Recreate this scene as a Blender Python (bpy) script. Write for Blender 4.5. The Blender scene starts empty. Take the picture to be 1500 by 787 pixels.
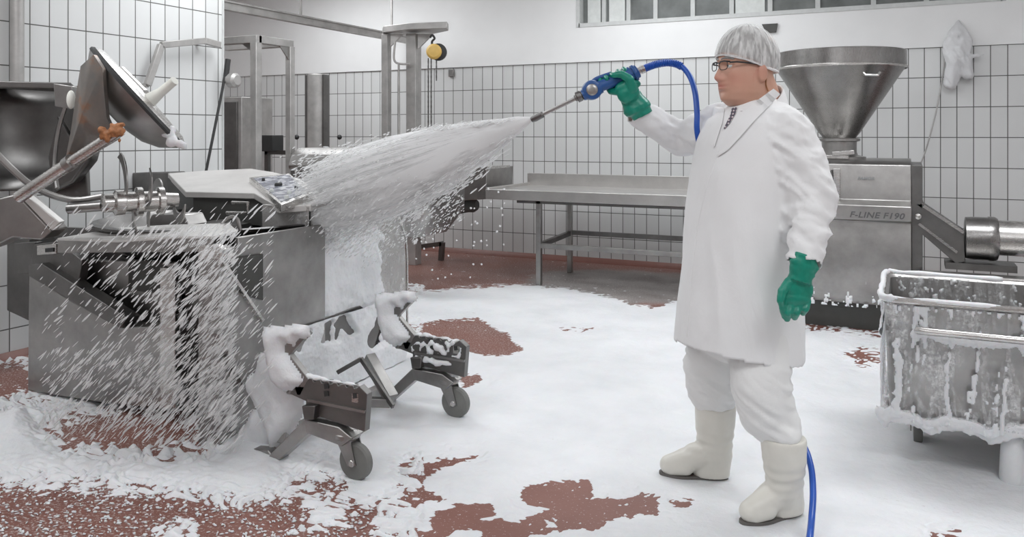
import bpy, bmesh, math, random
import numpy as np
from mathutils import Vector, Matrix
from mathutils.bvhtree import BVHTree
random.seed(7); RNG = np.random.default_rng(11)
SC = bpy.context.scene
COL = SC.collection
TH = math.radians(26.0); CT, ST = math.cos(TH), math.sin(TH)
F, HY, CX, CH = 1190.0, 198.0, 750.0, 1.40       # lens in px, horizon row, centre column, eye height

# ---------------------------------------------------------------- camera, world, lights
cd = bpy.data.cameras.new('camera'); cam = bpy.data.objects.new('camera', cd); COL.objects.link(cam)
cam.location = (0, 0, CH); cam.rotation_euler = (math.pi/2, 0, TH)
cd.sensor_width = 36; cd.lens = F/1500*36; cd.shift_y = -(393.5-HY)/1500
cd.clip_start = .05; cd.clip_end = 60
SC.camera = cam
wd = bpy.data.worlds.new('world'); SC.world = wd; wd.use_nodes = True
wd.node_tree.nodes['Background'].inputs[0].default_value = (.95, .97, 1, 1)
wd.node_tree.nodes['Background'].inputs[1].default_value = .3
SC.view_settings.view_transform = 'Standard'; SC.view_settings.look = 'None'
SC.view_settings.gamma = 1; SC.view_settings.use_curve_mapping = False
SC.view_settings.exposure = 0.0
def area(x, y, z, sx, sy, power, tilt=(0, 0, 0), col=(.945, .975, 1)):
    l = bpy.data.lights.new('unseen_lamp', 'AREA'); l.shape = 'RECTANGLE'; l.size = sx; l.size_y = sy
    l.energy = power; l.color = col
    o = bpy.data.objects.new('unseen_lamp', l); COL.objects.link(o); o.location = (x, y, z); o.rotation_euler = tilt
LP = .525
for x, y, p in ((-4.0, 1.2, 58), (-1.5, 1.0, 36), (1.4, 1.4, 64), (-3.9, 4.6, 62), (-1.3, 5.6, 38), (.7, 4.7, 74), (-6.0, 7.0, 62), (-2.3, 7.2, 40), (-6.6, 4.4, 50)):
    area(x, y, 3.30, 1.5, .9, p*LP)                      # unseen ceiling lamps; more added to brighten the far left
    area(x, y, 3.34, 1.5, .9, p*LP*.40, (math.pi, 0, 0))  # upward twin of each lamp, added to brighten the ceiling
area(-.6, -1.6, 3.0, 3.0, 1.2, 52*LP, (math.radians(38), 0, math.radians(10)))  # unseen fill lamp added behind the camera, no ceiling fitting

# ---------------------------------------------------------------- geometry of the view, used to measure places
def c2w(xc, yc, z): return Vector((xc*CT-yc*ST, xc*ST+yc*CT, z))
def P(x, y, d):                 # pixel at depth d
    return c2w((x-CX)/F*d, d, CH-(y-HY)/F*d)
def ray(x, y): return P(x, y, 1.0)-Vector((0, 0, CH))
def onY(x, y, Y0): r = ray(x, y); return Vector((0, 0, CH))+r*(Y0/r.y)
def onX(x, y, X0): r = ray(x, y); return Vector((0, 0, CH))+r*(X0/r.x)
def onZ(x, y, z0=0): r = ray(x, y); return Vector((0, 0, CH))+r*((z0-CH)/r.z)
def onP(x, y, p, n): r = ray(x, y); return Vector((0, 0, CH))+r*((p-Vector((0, 0, CH))).dot(n)/r.dot(n))
def w2px(X, Y, Z):
    xc = CT*X+ST*Y; yc = -ST*X+CT*Y; yc = np.maximum(yc, .2)
    return CX+F*xc/yc, HY+F*(CH-Z)/yc

# ---------------------------------------------------------------- noise
def _h(ix, iy, iz):
    h = (ix.astype(np.int64)*374761393+iy.astype(np.int64)*668265263+iz.astype(np.int64)*2147483647+1013904223) & 0xffffffff
    h = ((h ^ (h >> 13))*1274126177) & 0xffffffff
    h = ((h ^ (h >> 16))*2246822519) & 0xffffffff
    return ((h ^ (h >> 15)) & 0xffffff)/float(0xffffff)
def vn(x, y, z=None):
    x = np.asarray(x, float); y = np.asarray(y, float)+0*x; z = (np.zeros_like(x) if z is None else np.asarray(z, float)+0*x)
    fx, fy, fz = np.floor(x), np.floor(y), np.floor(z)
    u, v, w = x-fx, y-fy, z-fz
    u = u*u*(3-2*u); v = v*v*(3-2*v); w = w*w*(3-2*w)
    r = 0
    for i in (0, 1):
        for j in (0, 1):
            for k in (0, 1):
                r = r+_h(fx+i, fy+j, fz+k)*(u if i else 1-u)*(v if j else 1-v)*(w if k else 1-w)
    return r*2-1
def fbm(x, y, z=None, o=4):
    a, s, t = 1., 0., 0.
    f = 1.
    for _ in range(o):
        s = s+a*vn(np.asarray(x)*f+13.7*_, np.asarray(y)*f+7.1*_, None if z is None else np.asarray(z)*f); t += a; a *= .5; f *= 2.03
    return s/t
def sstep(a, b, x): t = np.clip((x-a)/(b-a), 0, 1); return t*t*(3-2*t)
def poly_sd(px, py, poly):       # signed distance, negative inside
    d = np.full(px.shape, 1e18); ins = np.zeros(px.shape, bool); n = len(poly)
    for i in range(n):
        ax, ay = poly[i]; bx, by = poly[(i+1) % n]
        ex, ey = bx-ax, by-ay; wx, wy = px-ax, py-ay
        t = np.clip((wx*ex+wy*ey)/(ex*ex+ey*ey+1e-9), 0, 1)
        d = np.minimum(d, (wx-ex*t)**2+(wy-ey*t)**2)
        c = ((ay > py) != (by > py)) & (px < (bx-ax)*(py-ay)/(by-ay+1e-12)+ax)
        ins ^= c
    return np.where(ins, -1, 1)*np.sqrt(d)

# ---------------------------------------------------------------- materials
class NT:
    def __init__(s, name):
        s.m = bpy.data.materials.new(name); s.m.use_nodes = True; s.t = s.m.node_tree
        s.b = s.t.nodes['Principled BSDF']; s.out = s.t.nodes['Material Output']
    def n(s, typ, **k):
        nd = s.t.nodes.new('ShaderNode'+typ)
        for a, v in k.items():
            if a.startswith('i_'):
                key = a[2:]; key = int(key) if key.isdigit() else key.replace('_', ' ')
                nd.inputs[key].default_value = v
            else: setattr(nd, a, v)
        return nd
    def l(s, a, b): s.t.links.new(a, b)
    def set(s, **k):
        for a, v in k.items(): s.b.inputs[a.replace('_', ' ')].default_value = v
    def coord(s, scale=(1, 1, 1), kind='Object'):
        tc = s.n('TexCoord'); mp = s.n('Mapping'); mp.inputs['Scale'].default_value = scale
        s.l(tc.outputs[kind], mp.inputs['Vector']); return mp.outputs[0]
    def noise(s, vec, scale, detail=4, rough=.55, dist=0):
        n = s.n('TexNoise'); n.inputs['Scale'].default_value = scale; n.inputs['Detail'].default_value = detail
        n.inputs['Roughness'].default_value = rough; n.inputs['Distortion'].default_value = dist
        s.l(vec, n.inputs['Vector']); return n.outputs['Fac']
    def ramp(s, fac, stops):
        r = s.n('ValToRGB'); e = r.color_ramp.elements
        while len(e) < len(stops): e.new(.5)
        for el, (p, c) in zip(e, stops): el.position = p; el.color = (c if len(c) == 4 else (*c, 1))
        s.l(fac, r.inputs[0]); return r.outputs[0]
    def bump(s, h, strength=.3, dist=.01):
        b = s.n('Bump'); b.inputs['Strength'].default_value = strength; b.inputs['Distance'].default_value = dist
        s.l(h, b.inputs['Height']); s.l(b.outputs[0], s.b.inputs['Normal'])
def g(v, w=0.0): return (v*(1+w), v, v*(1-w))
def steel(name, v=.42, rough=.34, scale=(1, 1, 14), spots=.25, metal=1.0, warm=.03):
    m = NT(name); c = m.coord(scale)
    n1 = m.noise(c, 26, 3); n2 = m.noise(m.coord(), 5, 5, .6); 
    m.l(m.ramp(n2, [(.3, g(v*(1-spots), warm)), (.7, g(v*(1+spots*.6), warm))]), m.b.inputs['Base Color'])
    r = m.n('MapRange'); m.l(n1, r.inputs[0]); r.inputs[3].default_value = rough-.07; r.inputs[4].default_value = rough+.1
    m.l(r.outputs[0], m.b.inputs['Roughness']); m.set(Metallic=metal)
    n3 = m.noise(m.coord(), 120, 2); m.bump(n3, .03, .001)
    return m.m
def plain(name, col, rough=.5, metal=0, var=.06, nscale=20, bump=0, **k):
    m = NT(name); n = m.noise(m.coord(), nscale, 4)
    m.l(m.ramp(n, [(.3, tuple(c*(1-var) for c in col)), (.7, tuple(min(1, c*(1+var)) for c in col))]), m.b.inputs['Base Color'])
    m.set(Roughness=rough, Metallic=metal, **k)
    if bump: m.bump(n, bump, .004)
    return m.m
def tile_mat(name, axis, px, pz):
    m = NT(name); tc = m.n('TexCoord'); sp = m.n('SeparateXYZ'); m.l(tc.outputs['Object'], sp.inputs[0])
    cb = m.n('CombineXYZ'); ax = m.n('Math', operation='ADD'); ax.inputs[1].default_value = px
    az = m.n('Math', operation='ADD'); az.inputs[1].default_value = pz
    m.l(sp.outputs[axis], ax.inputs[0]); m.l(sp.outputs['Z'], az.inputs[0]); m.l(ax.outputs[0], cb.inputs[0]); m.l(az.outputs[0], cb.inputs[1])
    b = m.n('TexBrick', offset=0.0, squash=1.0)
    b.inputs['Scale'].default_value = 1; b.inputs['Brick Width'].default_value = .132; b.inputs['Row Height'].default_value = .2757
    b.inputs['Mortar Size'].default_value = .0042; b.inputs['Mortar Smooth'].default_value = .25
    b.inputs['Color1'].default_value = (.74, .745, .74, 1); b.inputs['Color2'].default_value = (.69, .695, .69, 1)
    b.inputs['Mortar'].default_value = (.12, .118, .11, 1)
    m.l(cb.outputs[0], b.inputs['Vector'])
    m.l(b.outputs['Color'], m.b.inputs['Base Color'])
    r = m.n('MapRange'); m.l(b.outputs['Fac'], r.inputs[0]); r.inputs[3].default_value = .22; r.inputs[4].default_value = .8
    m.l(r.outputs[0], m.b.inputs['Roughness'])
    bp = m.n('Bump', invert=True); bp.inputs['Strength'].default_value = .5; bp.inputs['Distance'].default_value = .003
    m.l(b.outputs['Fac'], bp.inputs['Height']); m.l(bp.outputs[0], m.b.inputs['Normal'])
    return m.m
M = {}
M['steel'] = steel('brushed_steel', .36, .36)
M['steelh'] = steel('brushed_steel_across', .31, .27, (14, 14, 1))
M['steeld'] = steel('dark_steel', .20, .42)
M['sheen'] = steel('painted_sheen_steel', .62, .35, metal=.35, spots=.1)  # paler base puts the ceiling's reflection into console and tray tops
M['guard'] = steel('guard_steel', .52, .42, metal=.8, spots=.15)
M['table'] = steel('table_steel', .55, .30, metal=.75, spots=.12)
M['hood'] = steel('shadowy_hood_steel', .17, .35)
M['steelb'] = steel('bright_steel', .60, .26)
M['wet'] = steel('wet_steel', .36, .38, (1, 1, 4), .3)
M['frame'] = steel('frame_steel', .46, .45, metal=.6)
M['white'] = plain('white_wall_paint', (.88, .88, .875), .55, var=.02, nscale=3)
M['ceil'] = plain('ceiling_white', (.85, .85, .85), .7, var=.01)
M['black'] = plain('black_rubber', (.03, .03, .03), .5)
M['dark'] = plain('dark_recess_metal', (.07, .07, .065), .5)
M['greyrub'] = plain('grey_rubber', (.17, .17, .16), .6)
M['nylon'] = plain('white_nylon', (.82, .82, .76), .4)
M['yellow'] = plain('hoist_yellow', (.72, .47, .13), .45)
M['kerb'] = plain('red_kerb', (.21, .085, .065), .4, nscale=12)
M['glove'] = plain('green_rubber_glove', (.004, .22, .15), .33, var=.12, nscale=30, bump=.15)
M['blue'] = plain('blue_gun_rubber', (.02, .085, .27), .35)
M['hose'] = plain('blue_hose_rubber', (.015, .085, .42), .3)
M['boot'] = plain('white_rubber_boot', (.70, .68, .62), .35, var=.05, nscale=9)
M['sole'] = plain('grey_boot_sole', (.13, .12, .11), .6)
M['hair'] = plain('grey_hair', (.25, .24, .23), .6, var=.45, nscale=40, bump=.4)
M['ink'] = plain('dark_lettering', (.10, .10, .10), .5)
M['inkf'] = plain('faded_lettering', (.25, .25, .25), .5)
M['winlight'] = plain('pale_window_panel', (.72, .74, .72), .25)
M['wingrey'] = plain('grey_window_glass', (.17, .18, .175), .5, var=.3, nscale=4)
M['winframe'] = plain('window_frame_paint', (.62, .63, .62), .4)
def fabric(name, col, b=.25, sc=9):
    m = NT(name); m.set(Roughness=.8); m.b.inputs['Base Color'].default_value = (*col, 1)
    n = m.noise(m.coord((1, 1, .6)), sc, 5, .55, .6); m.bump(n, b, .02); return m.m
M['coat'] = fabric('white_cotton_coat', (.80, .80, .80), .28, 7)
M['trouser'] = fabric('white_cotton_trousers', (.80, .80, .79), .35, 10)
m = NT('foam'); m.set(Roughness=.55); m.b.inputs['Subsurface Weight'].default_value = .12; m.b.inputs['Subsurface Scale'].default_value = .02
n = m.noise(m.coord(), 34, 6, .62); n2 = m.noise(m.coord(), 3.0, 5, .6)
m.l(m.ramp(n2, [(.25, (.70, .71, .725)), (.6, (.79, .795, .81))]), m.b.inputs['Base Color']); m.bump(n, .45, .012); M['foam'] = m.m
m = NT('water_drop'); m.set(Roughness=.25); m.b.inputs['Base Color'].default_value = (.88, .88, .88, 1); m.b.inputs['Alpha'].default_value = .6; M['drop'] = m.m
ts = m.n('BsdfTranslucent'); ts.inputs[0].default_value = (.95, .95, .95, 1); ms = m.n('MixShader'); ms.inputs[0].default_value = .5; m.l(m.b.outputs[0], ms.inputs[1]); m.l(ts.outputs[0], ms.inputs[2]); m.l(ms.outputs[0], m.out.inputs[0])
# jet of water and air: opaque near the lance, opening into strands
m = NT('water_jet'); m.set(Roughness=.5); m.b.inputs['Base Color'].default_value = (.90, .90, .90, 1)
at = m.n('Attribute', attribute_name='flow'); mp = m.n('Mapping'); mp.inputs['Scale'].default_value = (2.2, 9, 1); m.l(at.outputs['Vector'], mp.inputs[0])
n = m.noise(mp.outputs[0], 2.4, 6, .62, .3); sp = m.n('SeparateXYZ'); m.l(at.outputs['Vector'], sp.inputs[0])
th = m.n('MapRange'); m.l(sp.outputs[0], th.inputs[0]); th.inputs[1].default_value = .32; th.inputs[2].default_value = 1.0; th.inputs[3].default_value = .95; th.inputs[4].default_value = -.08
ad = m.n('Math', operation='ADD'); m.l(th.outputs[0], ad.inputs[0])
nn = m.n('MapRange'); m.l(n, nn.inputs[0]); nn.inputs[1].default_value = .36; nn.inputs[2].default_value = .66; nn.inputs[3].default_value = -.1; nn.inputs[4].default_value = 1.0
m.l(nn.outputs[0], ad.inputs[1])
lw = m.n('LayerWeight', i_Blend=.35); s2 = m.n('MapRange'); m.l(lw.outputs['Facing'], s2.inputs[0]); s2.inputs[1].default_value = .75; s2.inputs[2].default_value = 1.0; s2.inputs[3].default_value = 1; s2.inputs[4].default_value = 0.4
mu = m.n('Math', operation='MULTIPLY', use_clamp=True); cl = m.n('Clamp'); m.l(ad.outputs[0], cl.inputs[0]); m.l(cl.outputs[0], mu.inputs[0]); m.l(s2.outputs[0], mu.inputs[1])
m.l(mu.outputs[0], m.b.inputs['Alpha']); M['jet'] = m.m
ts = m.n('BsdfTranslucent'); ts.inputs[0].default_value = (.95, .95, .95, 1); ms = m.n('MixShader'); ms.inputs[0].default_value = .35; tp = m.n('BsdfTransparent'); m2 = m.n('MixShader'); m.b.inputs['Alpha'].default_value = 1
for l_ in list(m.b.inputs['Alpha'].links): m.t.links.remove(l_)
m.l(m.b.outputs[0], ms.inputs[1]); m.l(ts.outputs[0], ms.inputs[2]); m.l(mu.outputs[0], m2.inputs[0]); m.l(tp.outputs[0], m2.inputs[1]); m.l(ms.outputs[0], m2.inputs[2]); m.l(m2.outputs[0], m.out.inputs[0])
def froth(name, lo, hi, sx, sz, vmin=.1, vmax=.75):
    m = NT(name); m.set(Roughness=.6); m.b.inputs['Base Color'].default_value = (.80, .80, .80, 1)
    n1 = m.noise(m.coord((sx, sx, sz)), 1.0, 6, .65, .6); n2 = m.noise(m.coord(), 70, 3, .6)
    r = m.n('MapRange'); m.l(n1, r.inputs[0]); r.inputs[1].default_value = lo; r.inputs[2].default_value = hi; r.inputs[3].default_value = vmin; r.inputs[4].default_value = vmax
    r2 = m.n('MapRange'); m.l(n2, r2.inputs[0]); r2.inputs[1].default_value = .4; r2.inputs[2].default_value = .65; r2.inputs[3].default_value = .45; r2.inputs[4].default_value = 1
    mu = m.n('Math', operation='MULTIPLY'); m.l(r.outputs[0], mu.inputs[0]); m.l(r2.outputs[0], mu.inputs[1]); m.l(mu.outputs[0], m.b.inputs['Alpha']); return m.m
M['froth'] = froth('froth_film_runs', .42, .62, 16, 3.2)
M['frothg'] = froth('froth_film_splashed', .40, .66, 9, 5, .12, .7)
# skin, with lips and cheeks from an attribute
m = NT('skin'); m.set(Roughness=.45); m.b.inputs['Subsurface Weight'].default_value = .08; m.b.inputs['Subsurface Scale'].default_value = .01
at = m.n('Attribute', attribute_name='red'); mx = m.n('Mix', data_type='RGBA'); m.l(at.outputs['Fac'], mx.inputs[0])
mx.inputs[6].default_value = (.58, .33, .24, 1); mx.inputs[7].default_value = (.50, .17, .13, 1)
m.l(mx.outputs[2], m.b.inputs['Base Color']); n = m.noise(m.coord(), 60, 3); m.bump(n, .12, .003); M['skin'] = m.m
# hair net
m = NT('hair_net'); m.set(Roughness=.6); m.b.inputs['Base Color'].default_value = (.85, .85, .84, 1)
at = m.n('Attribute', attribute_name='flow'); mp = m.n('Mapping'); mp.inputs['Scale'].default_value = (9, 1.6, 1); m.l(at.outputs['Vector'], mp.inputs[0])
n = m.noise(mp.outputs[0], 1.6, 3, .5, .4); r = m.n('MapRange'); m.l(n, r.inputs[0]); r.inputs[1].default_value = .40; r.inputs[2].default_value = .72; r.inputs[3].default_value = .30; r.inputs[4].default_value = .78
m.l(r.outputs[0], m.b.inputs['Alpha']); M['net'] = m.m
# plaid shirt
m = NT('plaid_shirt'); m.set(Roughness=.8); w1 = m.n('TexWave', bands_direction='Z'); w1.inputs['Scale'].default_value = 26; w2 = m.n('TexWave', bands_direction='X'); w2.inputs['Scale'].default_value = 26
c = m.coord(); m.l(c, w1.inputs[0]); m.l(c, w2.inputs[0]); a1 = m.n('Math', operation='MULTIPLY'); m.l(w1.outputs['Fac'], a1.inputs[0]); m.l(w2.outputs['Fac'], a1.inputs[1])
m.l(m.ramp(a1.outputs[0], [(.1, (.08, .09, .12)), (.35, (.30, .10, .12)), (.6, (.62, .62, .64))]), m.b.inputs['Base Color']); M['plaid'] = m.m
# floor: worn red resin, wet, with thin grey dirty water film under the bench and fine foam specks
m = NT('red_floor'); c = m.coord(); n = m.noise(c, 1.3, 6, .6); n2 = m.noise(c, 45, 4, .6)
base = m.ramp(n, [(.3, (.165, .066, .05)), (.55, (.215, .088, .066)), (.75, (.27, .125, .098))])
mp = m.n('Mapping'); tc = m.n('TexCoord'); m.l(tc.outputs['Object'], mp.inputs[0]); mp.inputs['Location'].default_value = (2.35, -7.3, 0); mp.inputs['Scale'].default_value = (1, 1.0, 1)
sp = m.n('SeparateXYZ'); m.l(mp.outputs[0], sp.inputs[0])
def quad(o, s):
    d = m.n('Math', operation='DIVIDE'); m.l(o, d.inputs[0]); d.inputs[1].default_value = s
    p = m.n('Math', operation='POWER'); m.l(d.outputs[0], p.inputs[0]); p.inputs[1].default_value = 2; return p.outputs[0]
ad = m.n('Math', operation='ADD'); 
ab = m.n('Math', operation='ABSOLUTE'); m.l(sp.outputs[0], ab.inputs[0]); ab2 = m.n('Math', operation='ABSOLUTE'); m.l(sp.outputs[1], ab2.inputs[0])
m.l(quad(ab.outputs[0], 1.05), ad.inputs[0]); m.l(quad(ab2.outputs[0], .85), ad.inputs[1])
n5 = m.noise(c, 3.2, 5, .6); a2 = m.n('Math', operation='MULTIPLY_ADD'); m.l(n5, a2.inputs[0]); a2.inputs[1].default_value = 1.6; m.l(ad.outputs[0], a2.inputs[2])
fm = m.ramp(a2.outputs[0], [(.9, (1, 1, 1)), (.99, (0, 0, 0))]); a2b = m.n('Math', operation='MULTIPLY'); 
dv = m.n('Math', operation='DIVIDE'); m.l(a2.outputs[0], dv.inputs[0]); dv.inputs[1].default_value = 2.0
fm = m.ramp(dv.outputs[0], [(.75, (.85, .85, .85)), (.95, (0, 0, 0))])
mx = m.n('Mix', data_type='RGBA'); m.l(fm, mx.inputs[0]); m.l(base, mx.inputs[6]); m.l(m.ramp(n5, [(.35, (.20, .19, .18)), (.7, (.36, .35, .34))]), mx.inputs[7])
sx_ = m.n('SeparateXYZ'); m.l(c, sx_.inputs[0]); mrx = m.n('MapRange'); m.l(sx_.outputs[0], mrx.inputs[0]); mrx.inputs[1].default_value = -2.3; mrx.inputs[2].default_value = -1.4; mrx.inputs[3].default_value = .095; mrx.inputs[4].default_value = 0
n7 = m.noise(c, 85, 3, .6); n8 = m.noise(c, 2.4, 4, .6); pr = m.n('Math', operation='MULTIPLY'); m.l(n8, pr.inputs[0]); m.l(mrx.outputs[0], pr.inputs[1]); pr2 = m.n('Math', operation='MULTIPLY_ADD'); m.l(pr.outputs[0], pr2.inputs[0]); pr2.inputs[1].default_value = 1.7; m.l(n7, pr2.inputs[2])
sk = m.ramp(pr2.outputs[0], [(.63, (0, 0, 0)), (.69, (.7, .7, .7))]); mx2 = m.n('Mix', data_type='RGBA'); m.l(sk, mx2.inputs[0]); m.l(mx.outputs[2], mx2.inputs[6]); mx2.inputs[7].default_value = (.55, .50, .48, 1)
m.l(mx2.outputs[2], m.b.inputs['Base Color']); rr = m.n('MapRange'); m.l(n, rr.inputs[0]); rr.inputs[3].default_value = .28; rr.inputs[4].default_value = .6
m.l(rr.outputs[0], m.b.inputs['Roughness']); m.bump(n2, .2, .004); M['floor'] = m.m
# stained steel of the knife cover
m = NT('stained_steel'); c = m.coord(); n = m.noise(c, 9, 5, .65); m.set(Metallic=.75, Roughness=.42)
m.l(m.ramp(n, [(.35, (.22, .21, .20)), (.55, (.27, .235, .21)), (.66, (.33, .20, .14))]), m.b.inputs['Base Color']); M['stained'] = m.m
M['rust'] = plain('orange_meat_residue', (.36, .15, .06), .6, var=.35, nscale=60, bump=.6)
m = NT('control_screen'); c = m.coord(); v = m.noise(c, 22, 2, .5); m.set(Roughness=.2)
m.l(m.ramp(v, [(.42, (.17, .18, .22)), (.52, (.30, .31, .36)), (.62, (.62, .63, .66))]), m.b.inputs['Base Color']); M['screen'] = m.m

# ---------------------------------------------------------------- mesh builder
class MB:
    def __init__(s): s.v = []; s.f = []
    def add(s, vs, fs):
        o = len(s.v); s.v += [Vector(p) for p in vs]; s.f += [tuple(i+o for i in f) for f in fs]; return s
    def box(s, x0, x1, y0, y1, z0, z1):
        vs = [(x, y, z) for z in (z0, z1) for x, y in ((x0, y0), (x1, y0), (x1, y1), (x0, y1))]
        return s.add(vs, [(3, 2, 1, 0), (4, 5, 6, 7), (0, 1, 5, 4), (1, 2, 6, 5), (2, 3, 7, 6), (3, 0, 4, 7)])
    def prism(s, pts, d):
        d = Vector(d); n = len(pts); vs = [Vector(p) for p in pts]+[Vector(p)+d for p in pts]
        fs = [tuple(range(n))[::-1], tuple(range(n, 2*n))]+[(i, (i+1) % n, n+(i+1) % n, n+i) for i in range(n)]
        return s.add(vs, fs)
    def loft(s, rings, cap=True):
        n = len(rings[0]); o = len(s.v)
        for r in rings: s.v += [Vector(p) for p in r]
        for k in range(len(rings)-1):
            for i in range(n):
                j = (i+1) % n; s.f.append((o+k*n+i, o+k*n+j, o+(k+1)*n+j, o+(k+1)*n+i))
        if cap: s.f.append(tuple(o+i for i in range(n))[::-1]); s.f.append(tuple(o+(len(rings)-1)*n+i for i in range(n)))
        return s
    def tube(s, pts, r, n=12, cap=True):
        pts = [Vector(p) for p in pts]; rs = r if isinstance(r, (list, tuple)) else [r]*len(pts)
        t0 = (pts[1]-pts[0]).normalized(); a = t0.orthogonal().normalized(); rings = []
        for i, p in enumerate(pts):
            t = ((pts[min(i+1, len(pts)-1)]-pts[i]).normalized()+(pts[i]-pts[max(i-1, 0)]).normalized()).normalized()
            a = (a-t*a.dot(t)).normalized(); b = t.cross(a)
            rings.append([p+(a*math.cos(q)+b*math.sin(q))*rs[i] for q in [2*math.pi*k/n for k in range(n)]])
        return s.loft(rings, cap)
    def bar(s, p, q, w, h=None, up=(0, 0, 1)):
        p, q = Vector(p), Vector(q); h = h or w; t = (q-p).normalized(); u = Vector(up)
        if abs(t.dot(u)) > .97: u = Vector((0, 1, 0))
        a = t.cross(u).normalized(); b = a.cross(t).normalized()
        r = lambda c: [c+a*w/2+b*h/2, c-a*w/2+b*h/2, c-a*w/2-b*h/2, c+a*w/2-b*h/2]
        return s.loft([r(p), r(q)])
    def lathe(s, c, axis, prof, n=32, a0=0, a1=2*math.pi, cap=True):
        c = Vector(c); t = Vector(axis).normalized(); a = t.orthogonal().normalized(); b = t.cross(a)
        return s.loft([[c+t*h+(a*math.cos(q)+b*math.sin(q))*max(r, 1e-4) for q in [2*math.pi*k/n for k in range(n)]] for r, h in prof], cap)
    def cap(s, p, q, r0, r1, n=20, m=5):      # rounded tapered limb
        p, q = Vector(p), Vector(q); t = (q-p); L = t.length; t = t/L if L > 1e-6 else Vector((0, 0, 1))
        prof = [(r0*math.sin(math.pi/2*k/m), -r0*math.cos(math.pi/2*k/m)) for k in range(m+1)]+[(r1*math.cos(math.pi/2*k/m), L+r1*math.sin(math.pi/2*k/m)) for k in range(m+1)]
        return s.lathe(p, t, prof, n)
    def chain(s, pts, rs, n=20):
        for i in range(len(pts)-1): s.cap(pts[i], pts[i+1], rs[i], rs[i+1], n)
        return s
    def ell(s, c, ax, n=20, m=12):
        c = Vector(c); A, B, C_ = [Vector(a) for a in ax]
        return s.loft([[c+A*math.sin(p)*math.cos(q)+B*math.sin(p)*math.sin(q)+C_*math.cos(p) for q in [2*math.pi*k/n for k in range(n)]] for p in [max(.02, min(math.pi-.02, math.pi*i/m)) for i in range(m+1)]][::-1])
    def sph(s, c, r, n=16): return s.ell(c, ((r, 0, 0), (0, r, 0), (0, 0, r)), n, max(6, n//2))
BASE = {}
def tag(o, label=None, cat=None, group=None, kind=None):
    if label: o['label'] = label
    if cat: o['category'] = cat
    if group: o['group'] = group
    if kind: o['kind'] = kind
    return o
def empty(name, base, label, cat, group=None):
    o = bpy.data.objects.new(name, None); COL.objects.link(o); o.location = base; o.empty_display_size = .1
    BASE[o.name] = Vector(base); return tag(o, label, cat, group)
def fin(me, ang=35):
    me.validate()
    if len(me.polygons):
        me.polygons.foreach_set('use_smooth', [True]*len(me.polygons)); me.set_sharp_from_angle(angle=math.radians(ang))
    me.update()
def obj(name, mb, mat, parent=None, bevel=0, ang=35, base=None):
    """one mesh object; vertices come in world coordinates"""
    vs = mb.v if isinstance(mb, MB) else mb[0]; fs = mb.f if isinstance(mb, MB) else mb[1]
    if parent is not None: b = BASE[parent.name]
    elif base is not None: b = Vector(base)
    else:
        A = np.array([tuple(v) for v in vs]); lo, hi = A.min(0), A.max(0); b = Vector(((lo[0]+hi[0])/2, (lo[1]+hi[1])/2, lo[2]))
    A = np.array([tuple(v) for v in vs], dtype=float)-np.array(b)
    me = bpy.data.meshes.new(name); me.from_pydata(A.tolist(), [], fs)
    bm = bmesh.new(); bm.from_mesh(me); bmesh.ops.recalc_face_normals(bm, faces=bm.faces); bm.to_mesh(me); bm.free()
    me.materials.append(mat); fin(me, ang)
    o = bpy.data.objects.new(name, me); COL.objects.link(o)
    if name == 'foam' : o['kind'] = 'stuff'
    if parent is not None:
        o.parent = parent
    else: o.location = b
    BASE[o.name] = b
    if bevel:
        md = o.modifiers.new('bevel', 'BEVEL'); md.width = bevel; md.segments = 2; md.limit_method = 'ANGLE'; md.angle_limit = math.radians(40); md.harden_normals = False
    return o
def remesh(mb, voxel, smooth=2, post=None):
    """merge overlapping shapes into one continuous skin; returns vertex array and faces"""
    me = bpy.data.meshes.new('tmp'); me.from_pydata([tuple(v) for v in mb.v], [], mb.f)
    bm = bmesh.new(); bm.from_mesh(me); bmesh.ops.recalc_face_normals(bm, faces=bm.faces); bm.to_mesh(me); bm.free()
    o = bpy.data.objects.new('tmp', me); COL.objects.link(o)
    r = o.modifiers.new('r', 'REMESH'); r.mode = 'VOXEL'; r.voxel_size = voxel
    if smooth: s = o.modifiers.new('s', 'SMOOTH'); s.iterations = smooth; s.factor = .5
    dg = bpy.context.evaluated_depsgraph_get(); ev = o.evaluated_get(dg); m2 = bpy.data.meshes.new_from_object(ev)
    n = len(m2.vertices); V = np.empty(n*3); m2.vertices.foreach_get('co', V); V = V.reshape(-1, 3)
    N = np.empty(n*3); m2.vertices.foreach_get('normal', N); N = N.reshape(-1, 3)
    fs = [tuple(p.vertices) for p in m2.polygons]
    bpy.data.objects.remove(o); bpy.data.meshes.remove(me); bpy.data.meshes.remove(m2)
    if post is not None: V = post(V, N)
    return V, fs
def cut(V, fs, keep):
    idx = -np.ones(len(V), int); k = keep(V); ff = [f for f in fs if all(k[i] for i in f)]
    used = sorted({i for f in ff for i in f}); idx[used] = np.arange(len(used))
    return V[used], [tuple(int(idx[i]) for i in f) for f in ff]
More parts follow.
